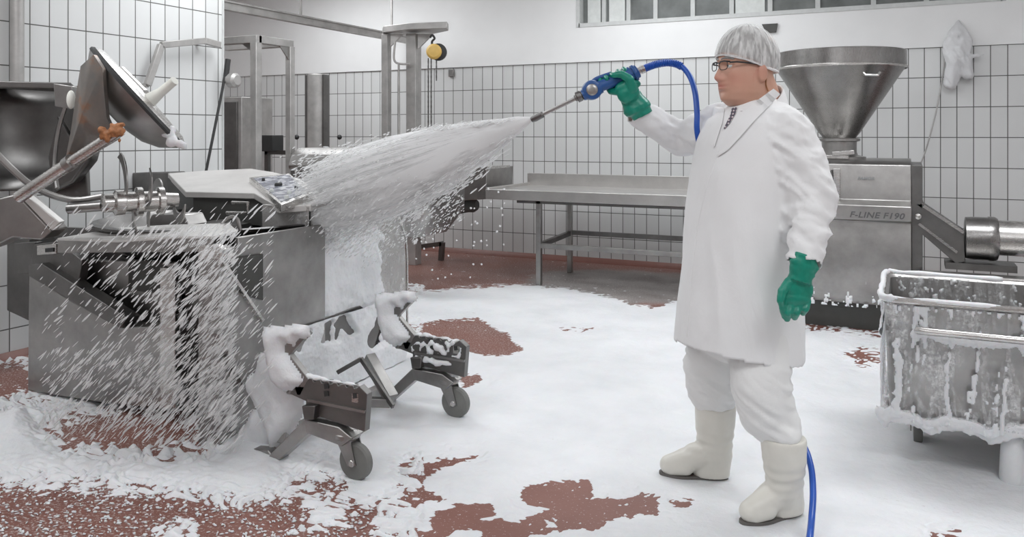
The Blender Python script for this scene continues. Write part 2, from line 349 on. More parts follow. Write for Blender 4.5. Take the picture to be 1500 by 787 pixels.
def sheet(name, O, U, V, N, nu, nv, hf, mat, parent=None, base=None, lift=.0):
    """a layer of foam lying on the surface O + sU + tV; hf(s, t) in metres gives its thickness, bare where negative"""
    O, U, V, N = [np.array(a, float) for a in (O, U, V, N)]; LU, LV = np.linalg.norm(U), np.linalg.norm(V)
    s, t = np.meshgrid(np.linspace(0, 1, nu), np.linspace(0, 1, nv), indexing='ij')
    Q = O+s[..., None]*U+t[..., None]*V
    h = hf(s*LU, t*LV, Q); pos = Q+N*(np.where(h > 0, h, -.004)+lift)[..., None]
    i = np.arange(nu-1)[:, None]*nv+np.arange(nv-1)[None, :]; i = i.ravel()
    q = np.stack([i, i+nv, i+nv+1, i+1], 1); hh = h.ravel(); keep = (hh[q] > 0).any(1); q = q[keep]
    if len(q) == 0: return None
    u, inv = np.unique(q, return_inverse=True); q = inv.reshape(q.shape)
    return obj(name, (pos.reshape(-1, 3)[u], q.tolist()), mat, parent, base=base, ang=180)
def spline(pts, n=8):
    pts = [Vector(p) for p in pts]; out = []
    for i in range(len(pts)-1):
        a, b, c, d = pts[max(i-1, 0)], pts[i], pts[i+1], pts[min(i+2, len(pts)-1)]
        for k in range(n):
            t = k/n; out.append(.5*((2*b)+(c-a)*t+(2*a-5*b+4*c-d)*t*t+(3*b-a-3*c+d)*t**3))
    return out+[pts[-1]]
def lumpy(pts, r, amp=.5, seed=0, n=10):
    p = spline(pts, 10); rs = [r*(1+amp*float(vn(i*.45+seed*9.1, seed))) for i in range(len(p))]
    return MB().tube(p, rs, n)

def slab(name, pts, Y0, th, mat, parent, amp=.02, res=.010, sc=18, seed=0, tilt=None):
    """a hanging mass of foam: closed on both sides, outline given in the plane Y = Y0"""
    W3 = [onY(x, y, Y0) for x, y in pts]; pl = [(p.x, p.z) for p in W3]
    x0, x1 = min(p[0] for p in pl)-.03, max(p[0] for p in pl)+.03; z0, z1 = min(p[1] for p in pl)-.03, max(p[1] for p in pl)+.03
    nx, nz = int((x1-x0)/res)+2, int((z1-z0)/res)+2
    X, Z = np.meshgrid(np.linspace(x0, x1, nx), np.linspace(z0, z1, nz), indexing='ij')
    d = -poly_sd(X, Z, pl)+.016*fbm(X*11+seed, Z*11, None, 4)
    h = np.sqrt(np.clip(d, 0, th)/th)*th*(1+.35*fbm(X*9+seed, Z*6, None, 3))+np.where(d > 0, amp*.4*fbm(X*sc, Z*sc*.6+seed, None, 4), 0)
    h = np.where(d > 0, np.maximum(h, .002), 0); h2 = h*(.8+.3*fbm(X*7+9, Z*7))
    i = (np.arange(nx-1)[:, None]*nz+np.arange(nz-1)[None, :]).ravel(); q = np.stack([i, i+nz, i+nz+1, i+1], 1); q = q[(d.ravel()[q] > 0).any(1)]
    A = np.stack([X, Y0-h, Z], -1).reshape(-1, 3); B_ = np.stack([X, Y0+h2, Z], -1).reshape(-1, 3); n = len(A)
    A[:, 2] = np.maximum(A[:, 2], .002); B_[:, 2] = np.maximum(B_[:, 2], .002)
    V = np.concatenate([A, B_]); q2 = np.concatenate([q, q[:, ::-1]+n]); u, inv = np.unique(q2, return_inverse=True)
    return obj(name, (V[u], inv.reshape(q2.shape).tolist()), mat, parent, ang=180)

# ================================================================ THE ROOM
YB, XL = 8.41, -5.07
def struct(name, mb, mat, **k): return tag(obj(name, mb, mat, base=(0, 0, 0), **k), kind='structure')
struct('floor', MB().box(-9, 3.6, -3.2, YB+.1, -.1, 0), M['floor'])
struct('ceiling', MB().box(-9, 3.6, -3.2, YB+.3, 3.6, 3.7), M['ceil'])
M['tileB'] = tile_mat('white_wall_tiles', 'X', 10.03, 0); M['tileL'] = tile_mat('white_side_wall_tiles', 'Y', 10.0, .093)
TT = 2.206
tb = MB().box(-9, 3.6, YB, YB+.12, 0, TT); struct('wall_back', tb, M['tileB'])
WX0, WX1, WZ0, WZ1 = -3.27, .75, 2.62, 3.35
ub = MB().box(-9, WX0, YB-.022, YB+.12, TT, 3.6).box(WX1, 3.6, YB-.022, YB+.12, TT, 3.6).box(WX0, WX1, YB-.022, YB+.12, TT, WZ0).box(WX0, WX1, YB-.022, YB+.12, WZ1, 3.6)
struct('wall_back_upper', ub, M['white'])
struct('wall_left', MB().box(XL-.25, XL, -3.2, 4.96, 0, 3.6), M['tileL'])
struct('wall_far_left', MB().box(-9.1, -9, -3.2, YB+.1, 0, 3.6), M['white'])
struct('wall_right', MB().box(3.6, 3.7, -3.2, YB+.1, 0, 3.6), M['white'])
struct('wall_front', MB().box(-9, 3.6, -3.3, -3.2, 0, 3.6), M['white'])
struct('baseboard_back', MB().prism([(0, YB, 0), (0, YB-.045, 0), (0, YB-.03, .03), (0, YB-.008, .055), (0, YB, .055)], (3.6, 0, 0)).prism([(0, YB, 0), (0, YB-.045, 0), (0, YB-.03, .03), (0, YB-.008, .055), (0, YB, .055)], (-9, 0, 0)), M['kerb'])
struct('baseboard_left', MB().prism([(XL, 4.95, 0), (XL+.045, 4.95, 0), (XL+.03, 4.95, .02), (XL+.006, 4.95, .04), (XL, 4.95, .04)], (0, -8, 0)), M['kerb'])
struct('trim_1', MB().box(XL-.255, XL+.006, 4.955, 4.975, 0, 3.6), M['winframe'])
# window strip high in the back wall
w = struct('window_1', MB().box(WX0, WX1, YB+.085, YB+.095, WZ0, WZ1), M['wingrey'])
fr = MB().box(WX0, WX1, YB-.03, YB+.09, WZ0-.03, WZ0+.012).box(WX0-.03, WX0+.012, YB-.03, YB+.09, WZ0-.03, WZ1).box(WX1-.012, WX1+.03, YB-.03, YB+.09, WZ0-.03, WZ1).box(WX0, WX1, YB-.03, YB+.09, WZ1-.012, WZ1+.03)
obj('window_frame', fr, M['winframe'], w)
mu = MB()
for k, dx in enumerate((.24, .52, .82, 1.22, 1.62, 2.0, 2.45, 2.95, 3.4)):
    mu.box(WX0+dx, WX0+dx+.045, YB+.06, YB+.088, WZ0+.01, WZ1)
obj('mullion', mu, M['winframe'], w)
for a, b in ((.07, .22), (.32, .50), (1.68, 1.97)):
    obj('pane', MB().box(WX0+a, WX0+b, YB+.07, YB+.083, WZ0+.02, WZ1-.02), M['winlight'], w)

# ================================================================ wall fixtures
def pipe_v(x, y, r, top, d, name, label, cat, mat):
    p = P(x, y, d); o = obj(name, MB().lathe((p.x, p.y, 0), (0, 0, 1), [(r, 0.02), (r, top)], 20), mat); return tag(o, label, cat)
v = MB(); q = onY(1128, 42, YB-.02)
v.prism([(q.x-.075, q.y, q.z+.045), (q.x+.075, q.y, q.z+.045), (q.x+.06, q.y, q.z-.04), (q.x-.035, q.y, q.z-.04)], (0, -.03, 0))
tag(obj('wall_bracket', v, M['dark']), 'small dark grey wall bracket on white wall above the hairnet', 'bracket')
q = onX(25, 60, XL+.06)
pp = MB().lathe((q.x, q.y, 1.0), (0, 0, 1), [(.04, 0), (.04, 2.6)], 20)
tag(obj('wall_pipe', pp, M['frame']), 'thick vertical steel pipe on tiled wall at the left edge', 'pipe')
# bent hand rail on the left wall
hr = MB(); X0 = XL+.09
pts = [onX(216, 125, X0), onX(236, 66, X0), onX(300, 60, X0), onX(322, 66, X0)]
for a, b in zip(pts[:-1], pts[1:]): hr.bar(a, b, .05, .035, (1, 0, 0))
hr.bar(pts[0], pts[0]+Vector((-.09, 0, 0)), .03).bar(pts[2]+Vector((0, 0, 0)), pts[2]+Vector((-.09, 0, 0)), .03)
tag(obj('bent_rail', hr, M['frame'], bevel=.004), 'bent grey steel rail fixed to the tiled left wall', 'rail')
# wash lance with black hose leaning at the wall end
t = empty('wash_brush', (XL+.1, 4.9, 0), 'thin black washing pole leaning against the end of the left wall', 'pole')
X0 = XL+.12; pa_, pb_ = onX(314, 190, X0), onX(303, 245, X0); pe_ = pb_+(pb_-pa_)*(pb_.z/(pa_.z-pb_.z))
obj('pole', MB().tube([onX(333, 90, X0), onX(325, 135, X0), onX(314, 190, X0), onX(303, 245, X0), pe_], .011, 8), M['black'], t)
obj('grip', MB().tube([onX(334, 87, X0), onX(331, 112, X0)], .022, 10), M['black'], t)
obj('coupling', MB().lathe(onX(336, 118, X0)+Vector((.0, 0, 0)), (1, 0, 0), [(.045, 0), (.06, .01), (.06, .07), (.04, .09)], 16), M['frame'], t)

# plastic bag hung on the back wall and its cord
bag = MB(); D = 7.45
q0 = onY(1400, 60, YB-.10)
def wp(x, y, off=.09): return onY(x, y, YB-off)
bag.ell(wp(1402, 66, .09), ((.12, 0, 0), (0, .05, 0), (.02, 0, .17)))
bag.cap(wp(1400, 80), wp(1393, 122), .085, .055).cap(wp(1410, 90), wp(1418, 108), .07, .05).cap(wp(1414, 84), wp(1442, 80), .03, .008)
bag.cap(wp(1404, 32, .05), wp(1402, 50, .07), .015, .08)
def crump(Vv, N):
    n = fbm(Vv[:, 0]*16+Vv[:, 2]*6, Vv[:, 1]*9, Vv[:, 2]*5, 4); return Vv+N*((1-np.abs(n)*3)[:, None]*.014-.008)
Vv, fs = remesh(bag, .012, 1, crump)
m = NT('thin_white_plastic'); m.set(Roughness=.35); m.b.inputs['Base Color'].default_value = (.85, .85, .86, 1); m.b.inputs['Alpha'].default_value = .85; M['plastic'] = m.m
tag(obj('plastic_bag', (Vv, fs), M['plastic'], ang=80), 'crumpled white plastic bag hanging high on the tiled wall', 'bag')
cp = spline([wp(1386, 70, .03), wp(1381, 110, .03), wp(1371, 165, .04), wp(1356, 220, .05), wp(1342, 256, .05)], 8)
tag(obj('cable', MB().tube(cp, .0065, 6), M['frame']), 'thin grey cable hanging down the tiles from the plastic bag', 'cable')
# small plate on wall
q = wp(661, 107, .02); tag(obj('wall_plate', MB().box(q.x-.035, q.x+.035, YB-.03, YB-.0, q.z-.045, q.z+.045), M['steel'], bevel=.004), 'small grey plate on the tiles just right of the chain hoist', 'plate')

# ================================================================ STEEL TABLE
t = empty('steel_table', (-2.35, 7.3, 0), 'long stainless steel work table with raised back edge against the tiled wall', 'table')
X0, X1, Y0, Y1 = -3.62, -1.1, 6.86, 7.82
obj('table_top', MB().box(X0, X1, Y0, Y1, .845, .875).box(X0, X1, Y0-.012, Y0+.03, .79, .885).box(X0, X0+.03, Y0, Y1, .80, .90), M['table'], t, .004)
obj('backsplash', MB().box(X0+.0, X1, Y1-.03, Y1, .86, 1.0), M['table'], t, .003)
obj('under_frame', MB().box(X0+.3, X1-.1, Y0+.05, Y0+.09, .76, .80).box(X0+.3, X1-.1, Y1-.13, Y1-.09, .77, .845), M['steeld'], t)
for lx in (-3.1, -1.3):
    for ly in (Y0+.05, Y1-.14):
        obj('leg', MB().box(lx-.024, lx+.024, ly, ly+.048, 0.0, .80), M['steel'], t, .003)
obj('stretcher', MB().box(-3.1, -1.3, Y0+.055, Y0+.095, .345, .39), M['steel'], t, .003)
obj('stretcher', MB().box(-3.1, -1.3, Y1-.135, Y1-.095, .385, .43), M['steeld'], t, .003)
obj('side_brace', MB().bar((-3.1, Y0+.09, .37), (-3.1, Y1-.12, .40), .04, .045), M['steeld'], t)

# ================================================================ FILLING MACHINE with hopper
t = empty('vacuum_filler', (-.42, 6.7, 0), 'stainless steel vacuum filling machine with a large round hopper behind the man', 'machine')
fx0, fx1, fy0, fy1 = -.95, .02, 6.25, 7.2
prof = [(fy0+.02, .2), (fy0, .24), (fy0-.01, .5), (fy0, .70), (fy0+.02, .775), (fy0+.02, .79), (fy0-.035, .803), (fy0-.035, .905), (fy0+.03, .94), (fy0+.05, 1.15), (fy0+.06, 1.19), (fy0+.11, 1.215), (fy1, 1.215), (fy1, .2)]
obj('housing', MB().prism([(fx0, y, z) for y, z in prof], (fx1-fx0, 0, 0)), M['steel'], t, .006)
obj('plinth', MB().box(fx0+.1, fx1-.1, fy0+.12, fy1-.1, 0, .2), M['dark'], t)
obj('side_panel', MB().box(fx1, fx1+.07, fy0+.05, fy1-.1, .1, 1.19), M['steeld'], t, .004)
obj('access_door', MB().box(-.96+.16, -.50, fy0+.02, fy0+.05, .94, 1.14).box(-.5, -.49, fy0+.0, fy0+.05, .93, 1.15), M['steeld'], t)
obj('trim_strip', MB().box(-.485, -.44, fy0+.01, fy0+.045, .93, 1.16), M['steelb'], t, .003)
for txt, x, y, sz, mt, nm in (('F-LINE F190', 1244, 318, .062, 'ink', 'lettering'), ('FAMOR', 1256, 263, .045, 'inkf', 'lettering')):
    cu = bpy.data.curves.new(nm, 'FONT'); cu.body = txt; cu.size = sz*(.92 if mt == 'ink' else .62); cu.extrude = .0006; cu.shear = .25; cu.space_character = 1.08; cu.offset = .0013
    yy = fy0-.038 if mt == 'ink' else fy0+.034; o = bpy.data.objects.new(nm, cu); COL.objects.link(o); p = onY(x, y, yy)
    o.rotation_euler = (math.pi/2, 0, 0) if mt == 'ink' else (math.radians(85), 0, 0); o.parent = t; o.location = p-BASE[t.name]
    dg = bpy.context.evaluated_depsgraph_get(); mt_ = bpy.data.meshes.new_from_object(o.evaluated_get(dg)); o2 = bpy.data.objects.new(nm, mt_); COL.objects.link(o2)
    for v_ in mt_.vertices: v_.co.x *= 1.12
    mt_.materials.clear(); mt_.materials.append(M[mt]); o2.rotation_euler = o.rotation_euler; o2.parent = t; o2.location = o.location; o2['kind'] = 'stuff' if False else ''
    del o2['kind']; bpy.data.objects.remove(o)
hc = Vector((-.477, 6.72, 0)); 
pf = [(.105, 1.34), (.11, 1.37), (.15, 1.42), (.455, 1.90), (.47, 1.91), (.47, 2.03), (.462, 2.035), (.455, 2.02), (.45, 1.92), (.10, 1.42), (.02, 1.40)]
obj('hopper', MB().lathe(hc, (0, 0, 1), pf, 64), M['steelh'], t)
obj('hopper_rim', MB().lathe(hc, (0, 0, 1), [(.472, 1.90), (.478, 1.905), (.478, 1.915), (.472, 1.92)], 64, cap=False), M['steelb'], t)
obj('hopper_neck', MB().lathe(hc, (0, 0, 1), [(.19, 1.2), (.19, 1.235), (.125, 1.25), (.125, 1.35), (.15, 1.355), (.15, 1.375), (.11, 1.38)], 40), M['steel'], t)
obj('hopper_bracket', MB().prism([onY(1242, 186, 6.8), onY(1258, 232, 6.8), onY(1225, 232, 6.8), onY(1228, 190, 6.8)], (0, .03, 0)), M['steeld'], t)
obj('clamp', MB().box(hc.x-.08, hc.x+.08, hc.y-.23, hc.y-.18, 1.225, 1.25).bar((hc.x-.03, hc.y-.24, 1.26), (hc.x+.12, hc.y-.24, 1.275), .03), M['steelb'], t, .003)
hp = [onY(1265, 107, 6.27), onY(1268, 110, 6.25), onY(1286, 110, 6.25), onY(1289, 106, 6.27)]
obj('hopper_handle', MB().tube([p for p in hp], .010, 8), M['steelb'], t)
# sloping linking arm and outlet
Ya = 6.3
arm = MB().prism([onY(x, y, Ya) for x, y in ((1333, 300), (1352, 298), (1412, 338), (1414, 384), (1400, 386), (1333, 328))], (0, .16, 0))
obj('link_arm', arm, M['steeld'], t, .004)
obj('arm_rail', MB().bar(onY(1353, 302, Ya-.01), onY(1412, 341, Ya-.01), .02, .02).bar(onY(1346, 328, Ya-.01), onY(1402, 370, Ya-.01), .02, .016), M['steelb'], t)
obj('gusset', MB().prism([onY(x, y, Ya+.02) for x, y in ((1334, 240), (1340, 256), (1354, 300), (1352, 318), (1334, 322))], (0, .05, 0)), M['steel'], t, .003)
obj('pivot_bolt', MB().lathe(onY(1345, 317, Ya-.015), (0, -1, 0), [(.02, 0), (.02, .02), (.008, .025)], 12), M['steelb'], t)
a0 = onY(1413, 348, Ya+.08); a1 = onY(1456, 348, Ya+.08)
L1 = a1.x-a0.x
obj('outlet_head', MB().lathe(a0, (1, 0, 0), [(.12, 0), (.142, .004), (.145, .05), (.145, L1*.8), (.15, L1*.8), (.15, L1), (.14, L1+.02), (.11, L1+.03)], 40), M['steelh'], t)
obj('outlet_tube', MB().lathe(a1, (1, 0, 0), [(.112, 0), (.118, .02), (.118, .9), (.09, .905)], 40), M['steelb'], t)
obj('outlet_foot', MB().box(a0.x-.12, a0.x+.3, Ya-.02, Ya+.2, a0.z-.21, a0.z-.165), M['steeld'], t)
st = MB().box(.08, .75, 5.75, 6.25, .44, .475).box(.08, .75, 5.74, 5.76, .455, .50); 
obj('folding_step', st, M['steel'], t, .003)
obj('step_bracket', MB().bar((.1, 6.3, .3), (.1, 5.8, .46), .03).bar((.06, 6.26, .46), (.3, 6.26, .3), .03), M['steeld'], t)
sheet('foam', (fx0, fy0-.005, .18), (fx1-fx0, 0, 0), (0, 0, .2), (0, -1, 0), 220, 50, lambda s, u, Q: (vn(s*48, u*16+3)+.7*vn(s*110, u*60)-u*6-.38)*.005, M['foam'], t)

# ================================================================ MEAT TROLLEY at right
t = empty('tub_trolley', (.42, 4.08, 0), 'square stainless tub trolley dripping with foam at the right', 'trolley')
bx0, bx1, by0, by1, zb, zt = -.10, .93, 3.73, 4.45, .20, .715
def rr(x0, x1, y0, y1, z, r=.06, k=5):
    out = []
    for cx, cy, a in ((x1-r, y1-r, 0), (x0+r, y1-r, 90), (x0+r, y0+r, 180), (x1-r, y0+r, 270)):
        for i in range(k+1): an = math.radians(a+90*i/k); out.append((cx+r*math.cos(an), cy+r*math.sin(an), z))
    return out
obj('tub', MB().loft([rr(bx0+.12, bx1-.12, by0+.12, by1-.12, zb, .06), rr(bx0+.05, bx1-.05, by0+.05, by1-.05, zb+.012, .08), rr(bx0+.025, bx1-.025, by0+.025, by1-.025, zb+.06, .06), rr(bx0+.01, bx1-.01, by0+.01, by1-.01, zt-.03), rr(bx0, bx1, by0, by1, zt-.01), rr(bx0+.01, bx1-.01, by0+.01, by1-.01, zt), rr(bx0+.022, bx1-.022, by0+.022, by1-.022, zt-.012), rr(bx0+.035, bx1-.035, by0+.035, by1-.035, zb+.1), rr(bx0+.12, bx1-.12, by0+.12, by1-.12, zb+.04)]), M['wet'], t)
obj('rim_tube', MB().tube([Vector(p) for p in rr(bx0-.004, bx1+.004, by0-.004, by1+.004, zt, .07)]+[Vector(rr(bx0-.004, bx1+.004, by0-.004, by1+.004, zt, .07)[0])], .013, 10), M['steelb'], t)
obj('handle', MB().tube(spline([(bx0+.14, by0+.01, zt-.105), (bx0+.15, by0-.05, zt-.105), (bx0+.2, by0-.065, zt-.105), (bx1-.18, by0-.065, zt-.105), (bx1-.13, by0-.05, zt-.105), (bx1-.12, by0+.01, zt-.105)], 5), .015, 12), M['steelb'], t)
for cx, cy in ((bx0+.47, by0+.10), (bx1-.14, by0+.36), (bx0+.14, by0+.40), (bx0+.47, by1-.10)):
    w_ = MB().lathe((cx-.02, cy, .066), (1, 0, 0), [(.03, 0), (.062, .002), (.066, .008), (.066, .032), (.062, .038), (.03, .04)], 28)
    cst = obj('caster', MB().box(cx-.045, cx+.045, cy-.045, cy+.045, .175, .215).prism([(cx-.032, cy-.03, .18), (cx-.032, cy+.03, .18), (cx-.032, cy+.015, .055), (cx-.032, cy-.015, .055)], (.006, 0, 0)).prism([(cx+.026, cy-.03, .18), (cx+.026, cy+.03, .18), (cx+.026, cy+.015, .055), (cx+.026, cy-.015, .055)], (.006, 0, 0)), M['steel'], t)
    obj('wheel', w_, M['greyrub'], cst)
def drip(s, u, Q):
    H = .52; dn = (H-u)
    wob = s+.03*fbm(s*5, u*5)
    st = vn(wob*34, u*2.0+5)*.75+.5*vn(wob*85, u*4)          # vertical runs
    web = -np.abs(fbm(s*15+.4*vn(s*9, u*9), u*10, None, 3))*3+.35
    low = sstep(.06, 0.0, u)*.8; top = sstep(.05, .0, dn)*.6
    hb = np.exp(-((dn-.125-.012*vn(s*20, 1))/.016)**2)*sstep(.1, .2, s)*1.15
    m_ = np.maximum(st-.42, web*sstep(.42, .1, u)-.2)+low-.15+hb+top*.55+.25*vn(s*90, u*60)-.05
    return np.where((dn < .005) | (u < .012+.036*np.abs(np.sin((s-.01)/1.05*15+.6))), -1, np.clip(m_, -1, .9)*.010)
sheet('foam', (bx0-.02, by0-.004, zb-.02), (bx1-bx0+.04, 0, 0), (0, 0, .52), (0, -1, 0), 330, 170, drip, M['foam'], t)
sheet('foam', (bx0-.004, by1, zb-.02), (0, by0-by1, 0), (0, 0, .52), (-1, 0, 0), 220, 170, drip, M['foam'], t)
sheet('foam', (bx0+.04, by1-.034, zb+.15), (bx1-bx0-.08, 0, 0), (0, 0, .36), (0, -1, 0), 300, 110, lambda s, u, Q: (vn(s*44, u*30)+.7*vn(s*110, u*80)-.75)*.005, M['foam'], t)
sheet('foam', (bx0+.01, by0+.002, zb+.03), (bx1-bx0-.02, 0, 0), (0, 0, .48), (0, -1, 0), 30, 20, lambda s, u, Q: .003+0*s, M['froth'], t)
sheet('foam', (bx0+.004, by1-.02, zb+.03), (0, by0-by1+.04, 0), (0, 0, .48), (-1, 0, 0), 30, 20, lambda s, u, Q: .003+0*s, M['froth'], t)
sheet('foam', (bx0+.05, by1-.036, zb+.15), (bx1-bx0-.1, 0, 0), (0, 0, .36), (0, -1, 0), 30, 20, lambda s, u, Q: .003+0*s, M['froth'], t)
# frothy lower edge and rim
lo = MB()
for k in range(46):
    f = k/45; x = bx0-.01+f*(bx1-bx0+.02); z = zb-.012+.034*abs(math.sin(f*15+.6))+.008*float(vn(f*26, 2)); lo.cap((x, by0+.01, z+.03), (x+.01, by0+.012, z-.008), .017+.006*float(vn(f*40, 4)), .012)
for k in range(30):
    f = k/29; y = by0+f*(by1-by0); z = zb+.02*float(vn(f*14, 8)); lo.cap((bx0+.012, y, z+.03), (bx0+.012, y+.01, z-.005), .017, .012)
Vv, fs = remesh(lo, .008, 1, lambda V_, N: V_+N*(fbm(V_[:, 0]*50, V_[:, 1]*50, V_[:, 2]*50, 3)*.008)[:, None]); obj('foam', (Vv, fs), M['foam'], t, ang=180)
obj('foam', lumpy([(bx0+.06, by0-.006, zt+.006), (bx0-.002, by0+.04, zt+.008), (bx0-.004, (by0+by1)/2, zt+.008), (bx0+.0, by1-.04, zt+.006), (bx0+.08, by1, zt+.004), (bx0+.5, by1, zt+.002)], .0125, .45, 1), M['foam'], t, ang=180)
obj('foam', lumpy([(bx0+.02, by0+.0, zt+.004), (bx0+.3, by0-.004, zt+.004), (bx0+.6, by0-.004, zt+.004), (bx1, by0-.004, zt+.004)], .0115, .45, 3), M['foam'], t, ang=180)
obj('foam', MB().cap((bx0+.475, by0+.06, .03), (bx0+.475, by0+.07, .19), .048, .04), M['foam'], t, ang=180)

# ================================================================ far left: frames, hoist, vat
def w3(x, y, X0): return onX(x, y, X0)
t = empty('steel_portal_frame', (-5.4, 5.5, 0), 'grey square tube portal frame standing behind the end of the left wall', 'frame')
ztp = 2.24
a = P(375, 57, 7.0); b = P(425, 62, 7.36)
zc = a.z
obj('post', MB().box(a.x-.035, a.x+.035, a.y-.035, a.y+.035, 0, zc-.03), M['frame'], t, .004)
obj('post', MB().box(b.x-.03, b.x+.03, b.y-.03, b.y+.03, 0, zc-.03), M['frame'], t, .004)
obj('post', MB().box(a.x-.75, a.x-.69, a.y-.03, a.y+.03, 0, zc-.03), M['frame'], t, .004)
obj('top_beam', MB().box(a.x-.75, a.x+.035, a.y-.035, a.y+.035, zc-.035, zc+.03).box(a.x-.035, a.x+.035, a.y, b.y+.03, zc-.035, zc+.03).box(a.x-.75, b.x, b.y-.03, b.y+.03, zc-.03, zc+.03), M['frame'], t, .004)
obj('corner_plate', MB().prism([(b.x, b.y-.03, zc-.03), (b.x, b.y-.15, zc-.03), (b.x, b.y-.03, zc-.15)], (.01, 0, 0)), M['steel'], t)
obj('corner_plate', MB().prism([(a.x-.03, a.y, zc-.03), (a.x-.17, a.y, zc-.03), (a.x-.03, a.y, zc-.12)], (0, .01, 0)), M['steel'], t)
# overhead rail
t = obj('overhead_rail', MB().box(-5.53, -5.46, 3.0, 8.35, 2.52, 2.585).box(-5.55, -5.44, 3.0, 8.35, 2.585, 2.6), M['frame'])
tag(t, 'long straight overhead steel rail running back towards the hoist frame', 'rail')
for yy in (4.0, 6.4, 8.0): obj('rail_hanger', MB().box(-5.5, -5.48, yy, yy+.02, 2.6, 3.6), M['frame'], t)
# hoist frame
t = empty('hoist_gantry', P(590, 330, 9.0)*1.0-Vector((0, 0, P(590, 330, 9.0).z)), 'grey steel hoist gantry with two posts and a cantilever top plate', 'gantry')
D = 8.9
p1 = P(566, 50, D); p2 = P(606, 50, D-.1)
obj('post', MB().box(p1.x-.04, p1.x+.04, p1.y-.04, p1.y+.04, 0, p1.z), M['frame'], t, .004)
obj('post', MB().box(p2.x-.06, p2.x+.06, p2.y-.06, p2.y+.06, 0, p2.z), M['frame'], t, .004)
top = [P(560, 38, D+.05), P(620, 36, D+.2), P(656, 42, D-.4), P(655, 51, D-.4), P(608, 50, D-.6), P(562, 48, D-.1)]
zt_ = P(560, 40, D).z
obj('top_plate', MB().prism([(p.x, p.y, zt_) for p in (P(560, 43, D+.1), P(612, 43, D+.35), P(657, 43, D-.25), P(655, 43, D-.45), P(600, 43, D-.35), P(561, 43, D-.1))], (0, 0, -.07)), M['frame'], t, .005)
obj('gusset', MB().prism([P(572, 50, D-.05), P(590, 50, D-.05), P(572, 68, D-.05)], (0, .02, 0)), M['frame'], t)
obj('gusset', MB().prism([P(612, 50, D-.15), P(634, 50, D-.15), P(612, 72, D-.15)], (0, .02, 0)), M['frame'], t)
obj('cable_loop', MB().tube(spline([P(579, 60, D-.2), P(577, 85, D-.2), P(583, 93, D-.2), P(600, 94, D-.2)], 6), .012, 8).tube([P(584, 93, D-.2), P(585, 215, D-.2)], .012, 8), M['frame'], t)
t = empty('chain_hoist', P(633, 90, D-.42), 'yellow and black chain hoist hanging from the gantry plate', 'hoist')
hx = P(633, 76, D-.42)
obj('body', MB().lathe(hx+Vector((.0, .05, 0)), c2w(0, -1, 0), [(.05, 0), (.075, .01), (.08, .03), (.08, .09), (.06, .11), (.02, .115)], 28), M['yellow'], t)
obj('side_cover', MB().lathe(hx+Vector((.03, .08, 0)), c2w(0, -1, 0), [(.06, 0), (.09, .01), (.09, .05), (.07, .06)], 28), M['black'], t)
obj('hook', MB().tube(spline([hx+Vector((0, 0, .07)), hx+Vector((.0, 0, .11)), hx+Vector((.03, 0, .14)), hx+Vector((0, 0, .175)), hx+Vector((-.025, 0, .15))], 5), .012, 8), M['black'], t)
for dx, l in ((-.04, .95), (-.01, .9), (.045, .22)):
    mm = MB(); z = 0; k = 0
    while z < l: c_ = hx+Vector((dx*CT, dx*ST, -.08-z)); mm.ell(c_, ((.009, 0, 0), (0, .009, 0), (0, 0, .017))) if False else mm.bar(c_+Vector((0, 0, .014)), c_-Vector((0, 0, .014)), .014 if k % 2 else .006, .006 if k % 2 else .014, (0, 1, 0)); z += .026; k += 1
    obj('chain', mm, M['steeld'], t)
# vertical cylinder
q = P(465, 108, 9.75)
t = empty('steel_column', (q.x, q.y, 0), 'round brushed steel column standing in front of the back wall tiles', 'column')
obj('shaft', MB().lathe((q.x, q.y, 0), (0, 0, 1), [(.118, 0), (.118, 2.12), (.11, 2.13)], 36), M['frame'], t)
obj('side_strip', MB().box(q.x-.15, q.x-.105, q.y-.05, q.y+.05, 0, 2.12).box(q.x+.11, q.x+.135, q.y-.05, q.y+.05, 0, 2.12), M['steeld'], t)
for dx in (-.16, .17): 
    kn = P(465+dx*190, 201, 9.55); obj('knob', MB().sph(kn, .03, 12), M['black'], t)
# grey cabinet behind the wall end
q0, q1 = P(341, 142, 8.3), P(368, 142, 8.3)
t = empty('grey_cabinet', (q0.x-.2, q0.y+.2, 0), 'grey steel cabinet half hidden behind the end of the left wall', 'cabinet')
obj('body', MB().box(q0.x-.55, q1.x-.05, q0.y, q0.y+.45, .1, q0.z), M['frame'], t, .006)
obj('plinth', MB().box(q0.x-.5, q1.x-.1, q0.y+.05, q0.y+.4, 0, .1), M['dark'], t)
obj('door', MB().box(q0.x-.5, q1.x-.1, q0.y-.015, q0.y, .15, q0.z-.05), M['steeld'], t, .004)
# vat
t = empty('steel_vat', (-4.2, 5.9, 0), 'long stainless vat on legs with rounded lid behind the spray', 'vat')
vy0, vy1, vx0, vx1 = 5.6, 6.35, -4.93, -3.5
lidp = [(vy0, 1.10), (vy0-.01, 1.13), (vy0+.03, 1.23), (vy0+.12, 1.285), (vy1-.1, 1.285), (vy1, 1.2), (vy1, 1.10)]
obj('lid', MB().prism([(vx0, y, z) for y, z in lidp], (vx1-vx0, 0, 0)), M['wet'], t, .006)
obj('tub', MB().loft([rr(vx0+.15, vx1-.15, vy0+.12, vy1-.12, .55, .08), rr(vx0+.02, vx1-.02, vy0+.02, vy1-.02, .75, .1), rr(vx0+.02, vx1-.02, vy0+.02, vy1-.02, 1.09, .08), rr(vx0-.01, vx1+.01, vy0-.02, vy1+.02, 1.09, .08), rr(vx0-.01, vx1+.01, vy0-.02, vy1+.02, 1.11, .08)]), M['steel'], t)
